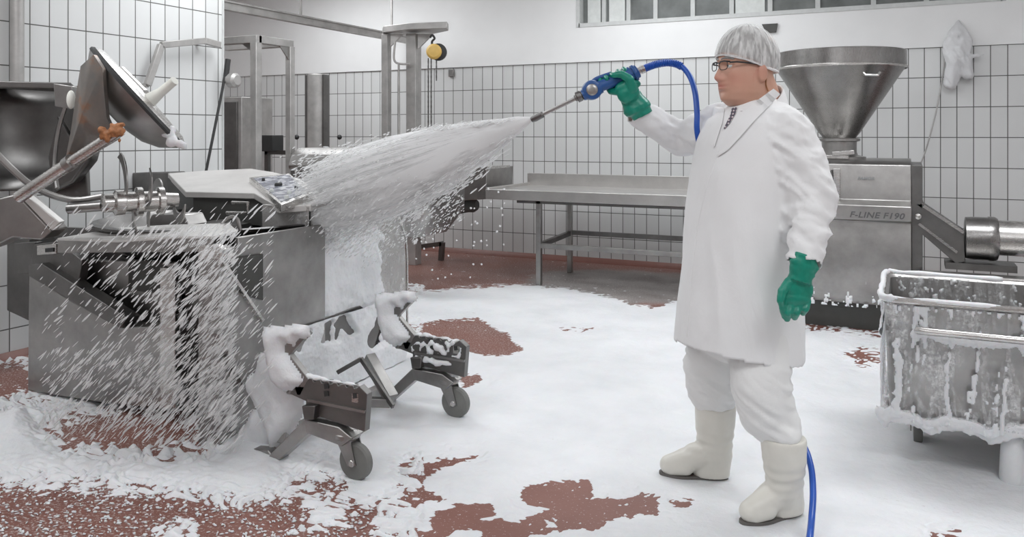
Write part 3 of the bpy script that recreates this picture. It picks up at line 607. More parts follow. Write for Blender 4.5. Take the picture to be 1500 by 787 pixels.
for lx in (vx0+.2, vx1-.75):
    for ly in (vy0+.12, vy1-.12): obj('leg', MB().box(lx-.03, lx+.03, ly-.03, ly+.03, 0, .62), M['steel'], t, .003)
k0, k1 = onY(378, 198, vy0+.15), onY(399, 222, vy0+.15); obj('control_box', MB().box(k0.x, k1.x, vy0+.15, vy0+.3, k1.z, k0.z), M['black'], t, .006); obj('box_bracket', MB().box(k0.x+.03, vx0+.03, vy0+.2, vy0+.24, k1.z-.03, k1.z+.01).box(k0.x+.03, k0.x+.07, vy0+.2, vy0+.24, 0, k1.z), M['steeld'], t)
# chute at the right
t = empty('discharge_chute', (-4.1, 7.5, 0), 'square stainless discharge chute on a dark bracket left of the steel table', 'chute')
c_ = [onY(x, y, 7.2) for x, y in ((600, 262), (682, 250), (713, 246), (712, 292), (640, 296), (600, 300))]
obj('hopper_box', MB().prism(c_, (0, .6, 0)), M['steel'], t, .006)
obj('lip', MB().bar(c_[1], c_[2]+Vector((.02, -.01, 0)), .02, .03).bar(c_[2], c_[2]+Vector((0, .5, 0)), .025), M['steelb'], t)
u_ = onY(684, 296, 7.35)
obj('underside_motor', MB().lathe(u_+Vector((-.12, 0, -.03)), (1, 0, 0), [(.05, 0), (.075, .02), (.075, .2), (.05, .24)], 20).box(u_.x-.2, u_.x-.05, u_.y-.05, u_.y+.15, u_.z-.12, u_.z+.03), M['dark'], t)
lg = onY(646, 330, 7.8)
obj('bracket', MB().bar(onY(668, 298, 7.4), onY(645, 322, 7.8), .07).bar(onY(645, 322, 7.8), onY(640, 330, 7.8), .05), M['dark'], t)
obj('stand', MB().bar(onY(612, 362, 7.8), onY(648, 357, 7.8), .05).bar(onY(648, 355, 7.8), (lg.x, 7.8, 0), .05), M['steeld'], t)
obj('stand', MB().bar((lg.x-.9, 7.8, 1.0), (lg.x-.9, 7.8, 0), .06), M['steeld'], t)

# ================================================================ BOWL CUTTER at left
t = bc = empty('bowl_cutter', (-3.45, 3.4, 0), 'large stainless bowl cutter with open lid and knife cover being hosed down', 'machine')
def tr(pts, Y0, dy=.02): return MB().prism([onY(x, y, Y0) for x, y in pts], (0, dy, 0))
# lower housing
obj('plinth', MB().box(-3.95, -2.95, 2.98, 4.25, 0, .14), M['dark'], t)
obj('housing', MB().box(-4.05, -2.93, 2.98, 4.3, .12, .80), M['steeld'], t, .01)
obj('front_panel', tr([(42, 402), (95, 436), (150, 466), (178, 479), (235, 479), (256, 470), (256, 600), (160, 592), (40, 573)], 2.80, .16), M['steel'], t, .008)
obj('recess_panel', tr([(85, 380), (255, 385), (255, 480), (178, 478), (100, 430)], 2.92, .05), M['steel'], t, .004)
obj('diagonal_strip', tr([(42, 388), (60, 386), (186, 466), (176, 481), (150, 468), (42, 405)], 2.785, .08), M['steeld'], t, .004)  # dark diagonal strip along the front panel's top edge
obj('bright_edge', tr([(234, 392), (256, 392), (256, 598), (234, 596)], 2.79, .03), M['steelb'], t, .004)
for x_ in (66, 285):
    p = onY(x_, 590, 3.05); obj('foot', MB().lathe((p.x, p.y, 0), (0, 0, 1), [(.05, 0), (.05, .02), (.025, .03), (.025, .14)], 18), M['dark'], t)
# corner post and side panels (faces towards the man)
px0 = onY(290, 500, 2.68).x; px1 = onY(321, 500, 2.68).x; XP = px1
obj('corner_post', MB().box(px0, px1, 2.68, 2.80, .0, .89), M['wet'], t, .006)
obj('post_bracket', tr([(290, 360), (318, 358), (326, 366), (322, 380), (290, 380)], 2.665, .03), M['steelb'], t, .003)
obj('side_panel', MB().box(XP-.03, XP-.005, 2.80, 3.42, .06, .93), M['wet'], t, .004)
def sx(x, y): return onX(x, y, XP+.005)
obj('brace', MB().bar(sx(318, 372), sx(384, 470), .014, .022, (1, 0, 0)), M['steelb'], t)
obj('brace', MB().bar(sx(318, 485), sx(352, 560), .03, .06, (1, 0, 0)), M['wet'], t)
obj('side_recess', MB().prism([onX(x, y, XP+.002) for x, y in ((333, 380), (384, 372), (384, 440), (352, 430))], (.006, 0, 0)), M['dark'], t)
# left end: hinge column and brackets
obj('hinge_column', tr([(10, 352), (42, 350), (42, 470), (10, 455)], 3.1, .18), M['steeld'], t, .004)
obj('hinge_plate', tr([(20, 357), (50, 355), (52, 400), (22, 402)], 2.86, .05), M['steeld'], t, .003)
obj('hinge_plate', tr([(50, 358), (86, 354), (120, 382), (112, 430), (44, 392)], 2.83, .05), M['steeld'], t, .003)
obj('bracket_window', tr([(54, 360), (82, 357), (82, 372), (54, 374)], 2.815, .02), M['steelb'], t, .002)
obj('bracket_slot', tr([(66, 364), (78, 363), (78, 369), (66, 370)], 2.81, .012), M['black'], t)
obj('back_tube', tr([(-4, 330), (13, 352), (13, 480), (6, 480), (6, 360), (-10, 345)], 3.2, .06), M['steel'], t, .003)
# rim beam
bm1 = MB()
fa = [onY(x, y, 2.70) for x, y in ((84, 350), (172, 352), (262, 346), (310, 347), (302, 369), (84, 371))]
bm1.prism(fa, (0, .03, 0))
obj('tray_front', bm1, M['steel'], t, .003)
tp = [onY(84, 349, 2.70), onY(172, 352, 2.69), onY(262, 346, 2.69), onY(312, 346, 2.69), onY(348, 338, 2.83), onY(335, 327, 2.95), onY(250, 329, 2.95), onY(170, 334, 2.95), onY(160, 336, 2.95)]
obj('tray_top', MB().prism(tp, (0, 0, -.012)), M['sheen'], t, .002)
obj('tray_back', tr([(62, 332), (160, 336), (158, 340), (84, 352)], 2.96, .03), M['steeld'], t)
# bowl
bcx, bcy = -3.50, 3.42
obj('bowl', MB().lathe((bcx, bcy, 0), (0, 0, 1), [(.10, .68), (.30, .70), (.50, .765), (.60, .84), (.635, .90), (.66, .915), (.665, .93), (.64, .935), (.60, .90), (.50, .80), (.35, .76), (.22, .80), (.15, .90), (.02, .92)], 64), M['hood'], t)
obj('bowl_gap', MB().lathe((bcx, bcy, 0), (0, 0, 1), [(.50, .60), (.52, .60), (.52, .76), (.50, .76)], 48, cap=False), M['dark'], t)
obj('scraper_cap', tr([(214, 331), (222, 314), (268, 314), (276, 331)], 3.15, .14), M['steel'], t, .008)
# console: sloping top, front fascia, control panel
n_ = Vector((0, -.14, 1)).normalized(); p_ = Vector((-2.82, 3.35, 1.035))
cp_ = lambda x, y, o=0: onP(x, y, p_+n_*o, n_)
top = [cp_(x, y) for x, y in ((272, 281), (246, 254), (300, 250), (368, 247), (400, 252), (440, 262), (482, 291), (455, 300), (408, 303), (372, 283))]
obj('console_top', MB().prism(top, (0, 0, -.035)), M['sheen'], t, .004)
zc_ = top[0].z
obj('console_body', MB().prism([top[0]+Vector((.03, .03, -.03)), top[1]+Vector((.03, -.03, -.03)), top[3]+Vector((-.02, -.03, -.03)), top[7]+Vector((-.03, .05, -.03)), top[9]+Vector((-.01, .04, -.03))], (0, 0, -.16)), M['dark'], t)
obj('back_fairing', MB().prism([onY(x, y, 4.1) for x, y in ((108, 300), (125, 255), (246, 252), (285, 285), (380, 290), (380, 330), (110, 330))], (0, .15, 0)), M['steeld'], t, .008)
obj('rear_body', MB().box(-3.7, -2.86, 3.95, 4.3, .5, 1.02), M['steeld'], t, .01)
sl = [cp_(x, y, .03) for x, y in ((365, 260), (424, 254), (458, 284), (412, 300))]
obj('control_panel', MB().prism(sl, (0, 0, -.04)), M['steelb'], t, .003)
def ctr(pts, f): c0 = sum(pts, Vector())/len(pts); return [c0+(p-c0)*f for p in pts]
scn = obj('control_face', MB().prism([p+n_*.003 for p in ctr(sl, .86)], (0, 0, -.004)), M['screen'], t)
for (x, y, r) in ((408, 272, .022), (398, 281, .012), (424, 284, .012), (386, 265, .010), (434, 277, .010), (420, 291, .012)):
    c0 = cp_(x, y, .033); obj('knob', MB().lathe(c0, n_, [(r, 0), (r, .012), (r*.7, .018)], 14), M['black'] if r > .02 or r < .011 else M['winlight'], t)
obj('small_bracket', MB().tube([onY(332, 312, 3.3), onY(363, 312, 3.3), onY(363, 297, 3.3), onY(340, 297, 3.3)], .009, 8), M['steelb'], t)
obj('loose_handle', MB().tube(spline([onY(325, 328, 2.95), onY(338, 318, 2.95), onY(348, 322, 2.95), onY(352, 338, 2.95)], 5), .009, 8), M['steel'], t)
# guard: front slab and long side sheet
gx0 = onY(384, 400, 3.35).x; gx1 = onY(450, 400, 3.35).x; gz0, gz1 = .41, 1.025
obj('guard_front', MB().box(gx0, gx1, 3.35, 3.38, gz0, gz1), M['guard'], t, .004)
obj('guard_lower', MB().box(gx0-.02, gx1-.01, 3.36, 3.40, .41, .61), M['steel'], t, .004)
ye = onX(595, 380, gx1).y
gs = [(3.36, gz0), (3.36, gz1), (ye-.28, gz1-.0), (ye-.10, .92), (ye-.02, .76), (ye, .62), (ye, gz0)]
obj('guard_side', MB().prism([(gx1, y, z) for y, z in gs], (-.022, 0, 0)), M['guard'], t, .004)
obj('guard_edge', MB().tube([Vector((gx1+.004, y, z)) for y, z in ((ye-.1, .92), (ye-.01, .76), (ye+.006, .62), (ye+.006, .2))], .007, 8), M['steelb'], t)
obj('guard_edge', MB().tube([Vector((gx1+.004, 3.35, z)) for z in (gz1, .6, .12)], .007, 8), M['steelb'], t)
obj('under_frame', MB().bar((gx1-.06, 3.4, 0), (gx1-.06, 3.4, .42), .06).bar((gx1-.06, ye-.06, 0), (gx1-.06, ye-.06, .42), .06).bar((gx1-.06, 3.4, .1), (gx1-.06, ye-.06, .1), .06), M['steeld'], t)
# foam running down the guard
def gfoam(s, u, Q):
    # s along Y, u up
    x, y = w2px(Q[..., 0], Q[..., 1], Q[..., 2]); W = 1
    c0 = (ye-3.36)*.36; half = .30+.05*np.sin(u*6)+.04*fbm(s*3, u*8)
    e = half-np.abs(s-c0+.0)+.06*fbm(s*10, u*10, None, 4)
    return np.clip(sstep(-.02, .10, e)*.05-.008+.014*fbm(s*12, u*9)*(e > 0), -.01, .08)
sheet('foam', (gx1+.001, 3.36, .36), (0, ye-3.36-.02, 0), (0, 0, .67), (1, 0, 0), 220, 160, gfoam, M['foam'], t)
sheet('foam', (gx1+.002, 3.36, .42), (0, ye-3.36-.02, 0), (0, 0, .50), (1, 0, 0), 20, 20, lambda s, u, Q: .003+0*s, M['frothg'], t)
sheet('foam', (gx0, 3.349, .42), (gx1-gx0, 0, 0), (0, 0, .59), (0, -1, 0), 20, 20, lambda s, u, Q: .003+0*s, M['frothg'], t)
# open lid: curved hood seen from inside
lc = P(30, 200, 4.35); lc.z = 0
hood = MB(); ri = []
zt0 = P(40, 120, 4.3).z; zb0 = P(40, 285, 4.2).z
a0_, a1_ = math.radians(20), math.radians(200)
prof = [(.50, zt0), (.50, zt0-.12), (.49, zt0-.28), (.45, zt0-.42), (.36, zt0-.53), (.22, zb0)]
N_ = 40
for r, z in prof: ri.append([(lc.x+.02+r*math.cos(q), lc.y-.05+r*math.sin(q)*.8, z) for q in [a0_+(a1_-a0_)*k/N_ for k in range(N_+1)]])
vs = [p for r_ in ri for p in r_]; n1 = N_+1; fs_ = [(k*n1+i, k*n1+i+1, (k+1)*n1+i+1, (k+1)*n1+i) for k in range(len(prof)-1) for i in range(N_)]
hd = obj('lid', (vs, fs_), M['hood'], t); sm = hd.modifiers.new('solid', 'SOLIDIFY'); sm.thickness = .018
tl = onY(-30, 116, 3.9)
obj('lid_top', MB().prism([onP(x, y, Vector((0, 0, zt0)), Vector((0, 0, 1))) if False else P(x, y, d) for x, y, d in ((-40, 118, 4.0), (104, 121, 4.05), (112, 128, 4.4), (-40, 120, 4.8))], (0, 0, -.03)), M['steeld'], t, .004)
obj('lid_rim', MB().tube(spline([P(-14, 215, 3.9), P(18, 248, 3.92), P(55, 277, 3.95), P(105, 293, 3.98), P(150, 288, 4.0)], 8), .016, 10), M['steel'], t)
obj('lid_rim', MB().tube(spline([P(104, 128, 4.1), P(98, 150, 4.12), P(86, 190, 4.15), P(80, 240, 4.12), P(84, 276, 4.05)], 8), .010, 8), M['steel'], t)
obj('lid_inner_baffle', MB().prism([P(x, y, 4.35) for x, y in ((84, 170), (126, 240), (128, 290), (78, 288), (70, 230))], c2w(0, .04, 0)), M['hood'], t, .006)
obj('lid_bracket', MB().prism([P(x, y, 4.0) for x, y in ((78, 122), (106, 126), (106, 160), (80, 156))], c2w(0, .05, 0)), M['steel'], t, .004)
obj('bracket_knob', MB().ell(P(104, 146, 3.93), ((.02, 0, 0), (0, .02, 0), (0, 0, .045))), M['nylon'], t)
# lower left arm block
obj('arm_block', MB().prism([P(x, y, 3.72) for x, y in ((-60, 330), (-40, 300), (24, 284), (76, 338), (60, 352), (18, 348), (-10, 362), (-60, 380))], c2w(0, .14, 0)), M['steel'], t, .008)
obj('arm_edge', MB().prism([P(x, y, 3.70) for x, y in ((26, 284), (36, 284), (87, 326), (76, 338))], c2w(0, .05, 0)), M['sheen'], t, .004)
# lift cylinder
obj('lift_cylinder', MB().tube([P(28, 289, 3.66), P(104, 238, 3.58)], .029, 20).tube([P(104, 238, 3.58), P(178, 190, 3.52)], .025, 20), M['steelb'], t)
obj('cylinder_collar', MB().tube([P(98, 242, 3.585), P(106, 236, 3.575)], .034, 20), M['steel'], t)
# knife cover: side plate, dish, disc, handle
dsh = [P(x, y, d) for x, y, d in ((137, 80, 3.60), (118, 97, 3.62), (111, 140, 3.66), (104, 190, 3.70), (96, 232, 3.74), (90, 258, 3.78), (140, 222, 3.72), (170, 204, 3.62), (156, 172, 3.60), (152, 130, 3.60), (150, 100, 3.58))]
cx_ = sum(dsh, Vector())/len(dsh)+c2w(0, -.05, 0)
pl = MB(); o_ = len(pl.v); back = [p+c2w(0, .03, 0) for p in dsh]; n0 = len(dsh)
pl.add(dsh+[cx_]+back+[cx_+c2w(0, .03, 0)], [(i, (i+1) % n0, n0) for i in range(n0)]+[(n0+1+(i+1) % n0, n0+1+i, 2*n0+1) for i in range(n0)]+[((i+1) % n0, i, n0+1+i, n0+1+(i+1) % n0) for i in range(n0)])
obj('knife_cover_side', pl, M['stained'], t, 0, 60)
ctr_ = P(199, 147, 3.9); nrm = c2w(.72, .27, .655).normalized()   # axis up-right, a little away
dish = [(.0, -.13), (.08, -.127), (.17, -.108), (.24, -.07), (.285, -.02), (.302, 0), (.306, .006), (.30, .012), (.02, .012)]
obj('knife_cover_dish', MB().lathe(ctr_, nrm, dish, 56), M['steel'], t)
obj('dish_seal', MB().lathe(ctr_, nrm, [(.296, .012), (.31, .006), (.312, .018), (.30, .03), (.28, .03)], 56, cap=False), M['black'], t)
obj('dish_cap', MB().lathe(ctr_, nrm, [(.30, .012), (.30, .03), (.27, .045), (.02, .055)], 48), M['steelb'], t)
up_ = c2w(-.62, .0, .72).normalized()
obj('cover_motor', MB().tube([P(172, 108, 3.92), P(206, 142, 3.9)], .045, 20), M['steelb'], t)
obj('cover_handle', MB().tube([P(200, 160, 3.8), P(218, 148, 3.78), P(236, 135, 3.75), P(256, 118, 3.72)], [.055, .036, .022, .02], 16), M['nylon'], t)
df = MB()
for k in range(30):
    f = k/29; p = P(196+66*f, 150+62*f, 3.88-.14*f); df.sph(p+Vector((RNG.normal()*.008, RNG.normal()*.01, RNG.normal()*.008)), .016+.016*RNG.random()*(1-.3*f), 8)
Vv, fs = remesh(df, .008, 1, lambda V_, N: V_+N*(fbm(V_[:, 0]*40, V_[:, 1]*40, V_[:, 2]*40, 3)*.008)[:, None]); obj('foam', (Vv, fs), M['foam'], t, ang=180)
rs_ = MB()
for k in range(34):
    f = RNG.random(); p = P(150+32*f+RNG.normal()*3, 200-12*f+RNG.normal()*6, 3.50); rs_.sph(p, .007+.010*RNG.random(), 8)
Vv, fs = remesh(rs_, .007, 1, lambda V_, N: V_+N*(fbm(V_[:, 0]*50, V_[:, 1]*50, V_[:, 2]*50, 3)*.012)[:, None]); obj('meat_residue', (Vv, fs), M['rust'], t, ang=180)
# knife head
kx = P(172, 297, 3.95); ax = c2w(.80, .60, 0).normalized()
obj('knife_shaft', MB().lathe(kx-ax*.02, ax, [(.03, -.05), (.045, -.04), (.045, 0), (.062, .01), (.062, .05), (.05, .055), (.05, .10), (.072, .105), (.072, .13), (.05, .135), (.05, .20), (.07, .205), (.07, .23), (.04, .24), (.035, .30)], 28), M['steelb'], t)
e1 = ax.cross(Vector((0, 0, 1))).normalized(); e2 = Vector((0, 0, 1))
for k in range(6):
    an = math.radians((78, 255, 10, 190, 135, 310)[k]); off = ax*(.03+.05*k*.9)
    L = (.27, .22, .20, .20, .24, .22)[k]; L_ = MB(); pts = []
    for i in range(9):
        f = i/8; a = an+f*.85; r = .04+(L-.04)*f; pts.append(kx+off+(e1*math.cos(a)+e2*math.sin(a))*r)
    for i in range(7, -1, -1):
        f = i/8; a = an+f*.85-.62*(1-f)**.7-.06; r = .045+(L-.03)*f; pts.append(kx+off+(e1*math.cos(a)+e2*math.sin(a))*r)
    L_.prism(pts, ax*.008); obj('knife', L_, M['steel'], t, .001)
obj('knife_holder', MB().tube([P(100, 306, 3.95), P(150, 302, 3.95)], .025, 14), M['steel'], t)

# ================================================================ LOADING TROLLEY arms with casters
t = lt = empty('loading_carriage', (-2.4, 3.05, 0), 'foam covered lifting carriage with two forks on casters in front of the cutter', 'carriage')
def forkset(dy, foamy):
    Y0 = 2.66
    sh = lambda pts, yy=0: [onY(x, y, Y0)+Vector((0, dy+yy, 0)) for x, y in pts]
    # serrated side plate
    up = [(424, 577), (437, 556)]
    x = 440
    while x < 522: up += [(x, 553+(x-440)*.17), (x+5, 553+(x-440)*.17), (x+7, 557.5+(x-440)*.17), (x+10, 557.5+(x-440)*.17)]; x += 12
    up += [(526, 566), (538, 578), (534, 633), (448, 604), (448, 588)]
    obj('fork_plate', MB().prism(sh(up), (0, .035, 0)), M['steeld'], t, .002)
    obj('plate_fold', MB().prism(sh([(452, 584), (536, 601), (535, 605), (452, 588)], -.008), (0, .01, 0)), M['steel'], t)
    for hx_, hy in ((478, 566), (478, 577), (520, 580)):
        obj('slot', MB().prism(sh([(hx_-3, hy-4), (hx_+3, hy-4), (hx_+4, hy+3), (hx_-2, hy+4)], -.004), (0, .006, 0)), M['black'], t)
    obj('slot_plate', MB().prism(sh([(516, 576), (525, 577), (525, 590), (516, 589)], -.003), (0, .004, 0)), M['steelb'], t)
    obj('plate_bracket', MB().prism(sh([(449, 592), (468, 592), (466, 612), (452, 612)], -.03), (0, .05, 0)), M['steeld'], t, .003)
    # arm bar
    obj('arm_bar', MB().prism(sh([(392, 672), (402, 660), (448, 614), (462, 616), (462, 630), (452, 636), (408, 676)], -.01), (0, .06, 0)), M['steel'], t, .004)
    obj('arm_bar', MB().prism(sh([(450, 612), (500, 624), (512, 634), (520, 640), (505, 652), (452, 632)], -.02), (0, .09, 0)), M['wet'], t, .004)
    obj('floor_link', MB().prism(sh([(370, 658), (392, 660), (402, 674), (396, 679), (368, 670)], .0), (0, .05, 0)), M['steel'], t, .004)
    # upper arm back to the machine
    obj('upper_arm', MB().prism(sh([(386, 480), (440, 478), (452, 490), (424, 520), (452, 556), (440, 580), (420, 578), (390, 520)], .0), (0, .03, 0)), M['steel'], t, .003)
    # caster
    c0 = onY(515, 684, Y0)+Vector((0, dy+.03, 0)); R = .075
    c0.z = R
    cs = obj('caster', MB().lathe((c0.x-.045, c0.y, .165), (0, 0, 1), [(.05, 0), (.055, .005), (.055, .02), (.035, .035)], 20).prism([(c0.x-.085, c0.y-.03, .168), (c0.x-.01, c0.y-.03, .168), (c0.x+.02, c0.y-.03, .07), (c0.x-.02, c0.y-.03, .06)], (0, .006, 0)).prism([(c0.x-.085, c0.y+.03, .168), (c0.x-.01, c0.y+.03, .168), (c0.x+.02, c0.y+.03, .07), (c0.x-.02, c0.y+.03, .06)], (0, .006, 0)), M['steel'], t)
    obj('wheel', MB().lathe(c0+Vector((0, -.021, 0)), (0, 1, 0), [(.02, -.003), (.05, -.001), (.052, 0), (.068, .002), (R, .010), (R, .032), (.068, .040), (.052, .042), (.02, .045)], 32), M['greyrub'], cs)
    obj('hub', MB().lathe(c0+Vector((0, -.036, 0)), (0, 1, 0), [(.012, 0), (.014, .002), (.014, .07), (.012, .072)], 14), M['steelb'], cs)
    tp_ = sh([(392, 484), (424, 482), (450, 488)], .01)
    fm = MB()
    def fo(pts, yo, th, **k):
        o_ = slab('foam', pts, Y0+yo, th, M['foam'], t, **k)
        if dy:
            o_.location = (0, dy, 0)
    fo([(386, 482), (400, 479), (450, 477), (452, 492), (436, 492), (430, 505), (418, 500), (416, 516), (440, 548), (446, 560), (418, 574), (400, 560), (392, 530), (388, 505)], .0, .045)
    rr2 = sh([(442, 553), (480, 559), (524, 567), (536, 577)], .015); fm.chain([*rr2], [.014, .008, .007, .006], 8)
    r3 = sh([(455, 612), (500, 622), (518, 634)], .03); fm.chain([*r3], [.012, .013, .010], 8)
    r4 = sh([(408, 660), (452, 612)], .05); fm.chain([*r4], [.010, .010], 8)
    if foamy:
        fo([(384, 520), (400, 530), (430, 560), (448, 575), (440, 610), (420, 640), (402, 668), (396, 640), (380, 600), (366, 572), (362, 556), (374, 548)], .07, .05, seed=4)
        fo([(372, 600), (400, 610), (412, 640), (404, 668), (360, 664), (322, 664), (316, 648), (350, 640)], .12, .05, seed=9)
    else:
        for k in range(40):
            p = sh([(446+86*RNG.random(), 560+30*RNG.random()**1.5+8)], -.002)[0]; fm.sph(p, .006+.009*RNG.random(), 8)
        fm.chain(sh([(462, 597), (490, 604), (512, 608)], -.004), [.012, .018, .010], 8)
    Vv, fs = remesh(fm, .0085, 2, lambda V_, N: V_+N*(fbm(V_[:, 0]*28, V_[:, 1]*28, V_[:, 2]*20, 4)*.016)[:, None])
    Vv[:, 2] = np.maximum(Vv[:, 2], .002)
    obj('foam', (Vv, fs), M['foam'], t, ang=180)
forkset(0, True); forkset(.81, False)
obj('cross_tube', MB().bar((-2.42, 2.70, .10), (-2.42, 3.50, .10), .05), M['steel'], t, .003)
vv = [P(494, 546, 3.95), P(529, 526, 3.95), P(576, 596, 3.75)]
obj('linkage_bar', MB().bar(vv[0], vv[1], .014, .02).bar(vv[1], vv[2], .014, .025), M['steeld'], t, .002)
obj('linkage_bar', MB().bar(P(540, 524, 4.0), P(574, 585, 3.85), .05, .06).bar(P(512, 588, 3.8), P(572, 590, 3.8), .04), M['steel'], t, .002)
# back of the carriage under the guard, mostly foam with dark openings
bp0, bp1 = onX(452, 500, gx1+.03), onX(545, 455, gx1+.03)
obj('rear_plate', MB().prism([onX(x, y, gx1+.05) for x, y in ((440, 478), (528, 448), (560, 470), (545, 520), (450, 545))], (-.03, 0, 0)), M['steeld'], t, .003)
def rfoam(s, u, Q):
    x, y = w2px(Q[..., 0], Q[..., 1], Q[..., 2])
    hole = np.minimum.reduce([poly_sd(x, y, [(474, 478), (484, 472), (482, 498), (471, 500)]), poly_sd(x, y, [(497, 466), (503, 464), (518, 486), (510, 490), (499, 480), (492, 496), (490, 478)]), poly_sd(x, y, [(398, 490), (414, 486), (412, 510), (402, 505)]), poly_sd(x, y, [(430, 486), (446, 484), (436, 512), (424, 508)]), poly_sd(x, y, [(560, 455), (600, 430), (600, 520), (560, 500)])+20*vn(s*5, u*5)])
    return np.clip(sstep(-1, 6, hole+3*fbm(s*22, u*22))*.035-.01+.012*fbm(s*13, u*13), -.01, .06)
sheet('foam', (gx1+.052, 3.02, .03), (0, 1.15, 0), (0, 0, .40), (1, 0, 0), 260, 120, rfoam, M['foam'], t)

# ================================================================ FOAM ON THE FLOOR
RED = [
 [(560, 360), (1010, 380), (1012, 432), (960, 452), (900, 437), (840, 421), (790, 417), (700, 419), (640, 424), (560, 424)],
 [(600, 478), (640, 470), (700, 468), (716, 482), (742, 492), (766, 512), (740, 520), (700, 516), (668, 506), (620, 498)],
 [(586, 488), (640, 492), (700, 500), (690, 512), (640, 505), (590, 498)],
 [(670, 552), (700, 548), (712, 560), (680, 566)],
 [(-400, 700), (0, 702), (120, 708), (240, 722), (350, 733), (428, 730), (470, 742), (520, 735), (560, 744), (590, 716), (612, 712), (650, 727), (656, 738), (716, 741), (724, 752), (704, 762), (760, 766), (806, 748), (800, 742), (768, 736), (764, 716), (800, 709), (862, 708), (866, 732), (905, 736), (938, 727), (962, 730), (960, 748), (946, 752), (900, 758), (872, 772), (820, 778), (775, 787), (745, 850), (650, 1100), (-400, 1100)],
 [(425, 712), (470, 703), (498, 712), (496, 728), (440, 730)],
 [(592, 690), (640, 672), (700, 668), (690, 676), (640, 688), (620, 704)],
 [(-60, 520), (44, 524), (60, 584), (30, 582), (0, 590), (-60, 600)],
 [(70, 622), (140, 598), (300, 590), (300, 660), (235, 664), (150, 664), (95, 655)],
 [(1160, 450), (1290, 430), (1290, 492), (1240, 484), (1190, 480), (1160, 470)],
 [(1240, 520), (1262, 513), (1286, 518), (1284, 530), (1262, 534)],
 [(1276, 380), (1700, 380), (1700, 470), (1276, 470)],
 [(984, 736), (1012, 734), (1012, 740), (986, 740)],
 [(1366, 782), (1400, 782), (1400, 792), (1366, 792)],
 [(820, 480), (868, 482), (858, 486), (826, 485)],
]
WHITE = [
 [(438, 776), (470, 760), (520, 750), (515, 742), (470, 745), (440, 765)],
 [(555, 770), (575, 748), (600, 738), (640, 735), (668, 742), (640, 752), (628, 764), (632, 775), (610, 786), (565, 790)],
 [(655, 786), (700, 772), (710, 780), (700, 790), (650, 792)],
 [(232, 787), (262, 774), (292, 778), (285, 795), (230, 795)],
 [(642, 735), (668, 728), (670, 740), (655, 744)],
 [(795, 760), (815, 762), (815, 774), (800, 772)],
]
def foam_h(X, Y):
    px, py = w2px(X, Y, 0*X)
    k = np.clip((py-HY)/520, .3, 1.2)
    d = np.full(X.shape, 1e9)
    wob = (fbm(X*3.4, Y*3.4, None, 5)*14*k+fbm(X*16, Y*16, None, 4)*7*k)*np.where((px > 520) & (px < 1150) & (py > 600), .55, 1)-1.5
    for p in RED: d = np.minimum(d, poly_sd(px, py*1.0, p))
    for p in WHITE: d = np.maximum(d, -poly_sd(px, py, p))
    lace = sstep(60, 5, d)*0
    rg = np.abs(vn(X*34+3*vn(X*9, Y*9), Y*34))            # bubbly lace near the edges
    band = np.exp(-(d/(26*k))**2)
    e = d+wob*.8
    low = px < 620
    lacey = (rg-.30)*60*band*np.where(low, 1.0, np.where(px > 1150, .5, .12))
    deep = sstep(0, 70*k, -e); inner = np.where(e < 0, (vn(X*46, Y*46)+.7*vn(X*95, Y*95)-np.where(px < 620, .86+.45*deep, 1.12+.2*deep))*26, 0)
    e2 = np.maximum(e+lacey, inner+np.minimum(e, 0)*.04)
    e2 = np.where((e < -45*k) & (inner < 0), -5, e2)
    hump = .10*np.exp(-((px-30)/75)**2-((py-622)/26)**2)+.03*np.exp(-((px-300)/160)**2-((py-672)/26)**2)+.04*np.exp(-((px-640)/200)**2-((py-436)/14)**2)
    h = sstep(0, 22, e2)*.009+.0015+sstep(4, 60, e2)*(hump+.010*fbm(X*2.2, Y*2.2)+.012+.0035*fbm(X*9, Y*9, None, 4))+.0018*fbm(X*40, Y*40)*(e2 > 3)
    for fp, rr_ in ((onZ(1130, 762), .26), (onZ(1017, 700), .26), (onZ(515, 712), .12), (onZ(665, 618), .12)):
        q_ = np.exp(-(((X-fp.x)**2+(Y-fp.y)**2)/rr_**2)**2); h = h*(1-q_)+q_*np.minimum(h, .006)
    return np.where(e2 > 0, np.maximum(h, .0012), -1)
def visible(X, Y):
    px, py = w2px(X, Y, 0*X); return (px > -500) & (px < 2300) & (py < 3000) & (-ST*X+CT*Y > .4)
foam = tag(bpy.data.objects.new('floor_foam', bpy.data.meshes.new('floor_foam')), 'white cleaning foam spread over the red floor', 'foam', kind='stuff')
VV, FF, off = [], [], 0
for x0, x1, y0, y1, st_ in ((-5.05, 3.4, -1.2, .6, .02), (-5.05, 3.4, .6, 3.4, .0066), (-5.05, 3.4, 3.4, 5.6, .0125), (-5.05, 3.4, 5.6, 8.36, .02)):
    nx, ny = int((x1-x0)/st_)+1, int((y1-y0)/st_)+1
    X, Y = np.meshgrid(np.linspace(x0, x1, nx), np.linspace(y0, y1, ny), indexing='ij'); vis = visible(X, Y); X1, Y1 = X[vis], Y[vis]
    h = np.full(X.shape, -1.0); h[vis] = foam_h(X1, Y1)
    i = (np.arange(nx-1)[:, None]*ny+np.arange(ny-1)[None, :]).ravel(); q = np.stack([i, i+ny, i+ny+1, i+1], 1); hh = h.ravel()
    q = q[(hh[q] > 0).sum(1) >= 1]; u, inv = np.unique(q, return_inverse=True); q = inv.reshape(q.shape)
    z = np.where(hh[u] > 0, hh[u], -.003); VV.append(np.stack([X.ravel()[u], Y.ravel()[u], z], 1)); FF.append(q+off); off += len(u)
me = foam.data; V_ = np.concatenate(VV); F_ = np.concatenate(FF)
me.vertices.add(len(V_)); me.vertices.foreach_set('co', V_.ravel()); me.loops.add(F_.size); me.loops.foreach_set('vertex_index', F_.ravel().astype(np.int32))
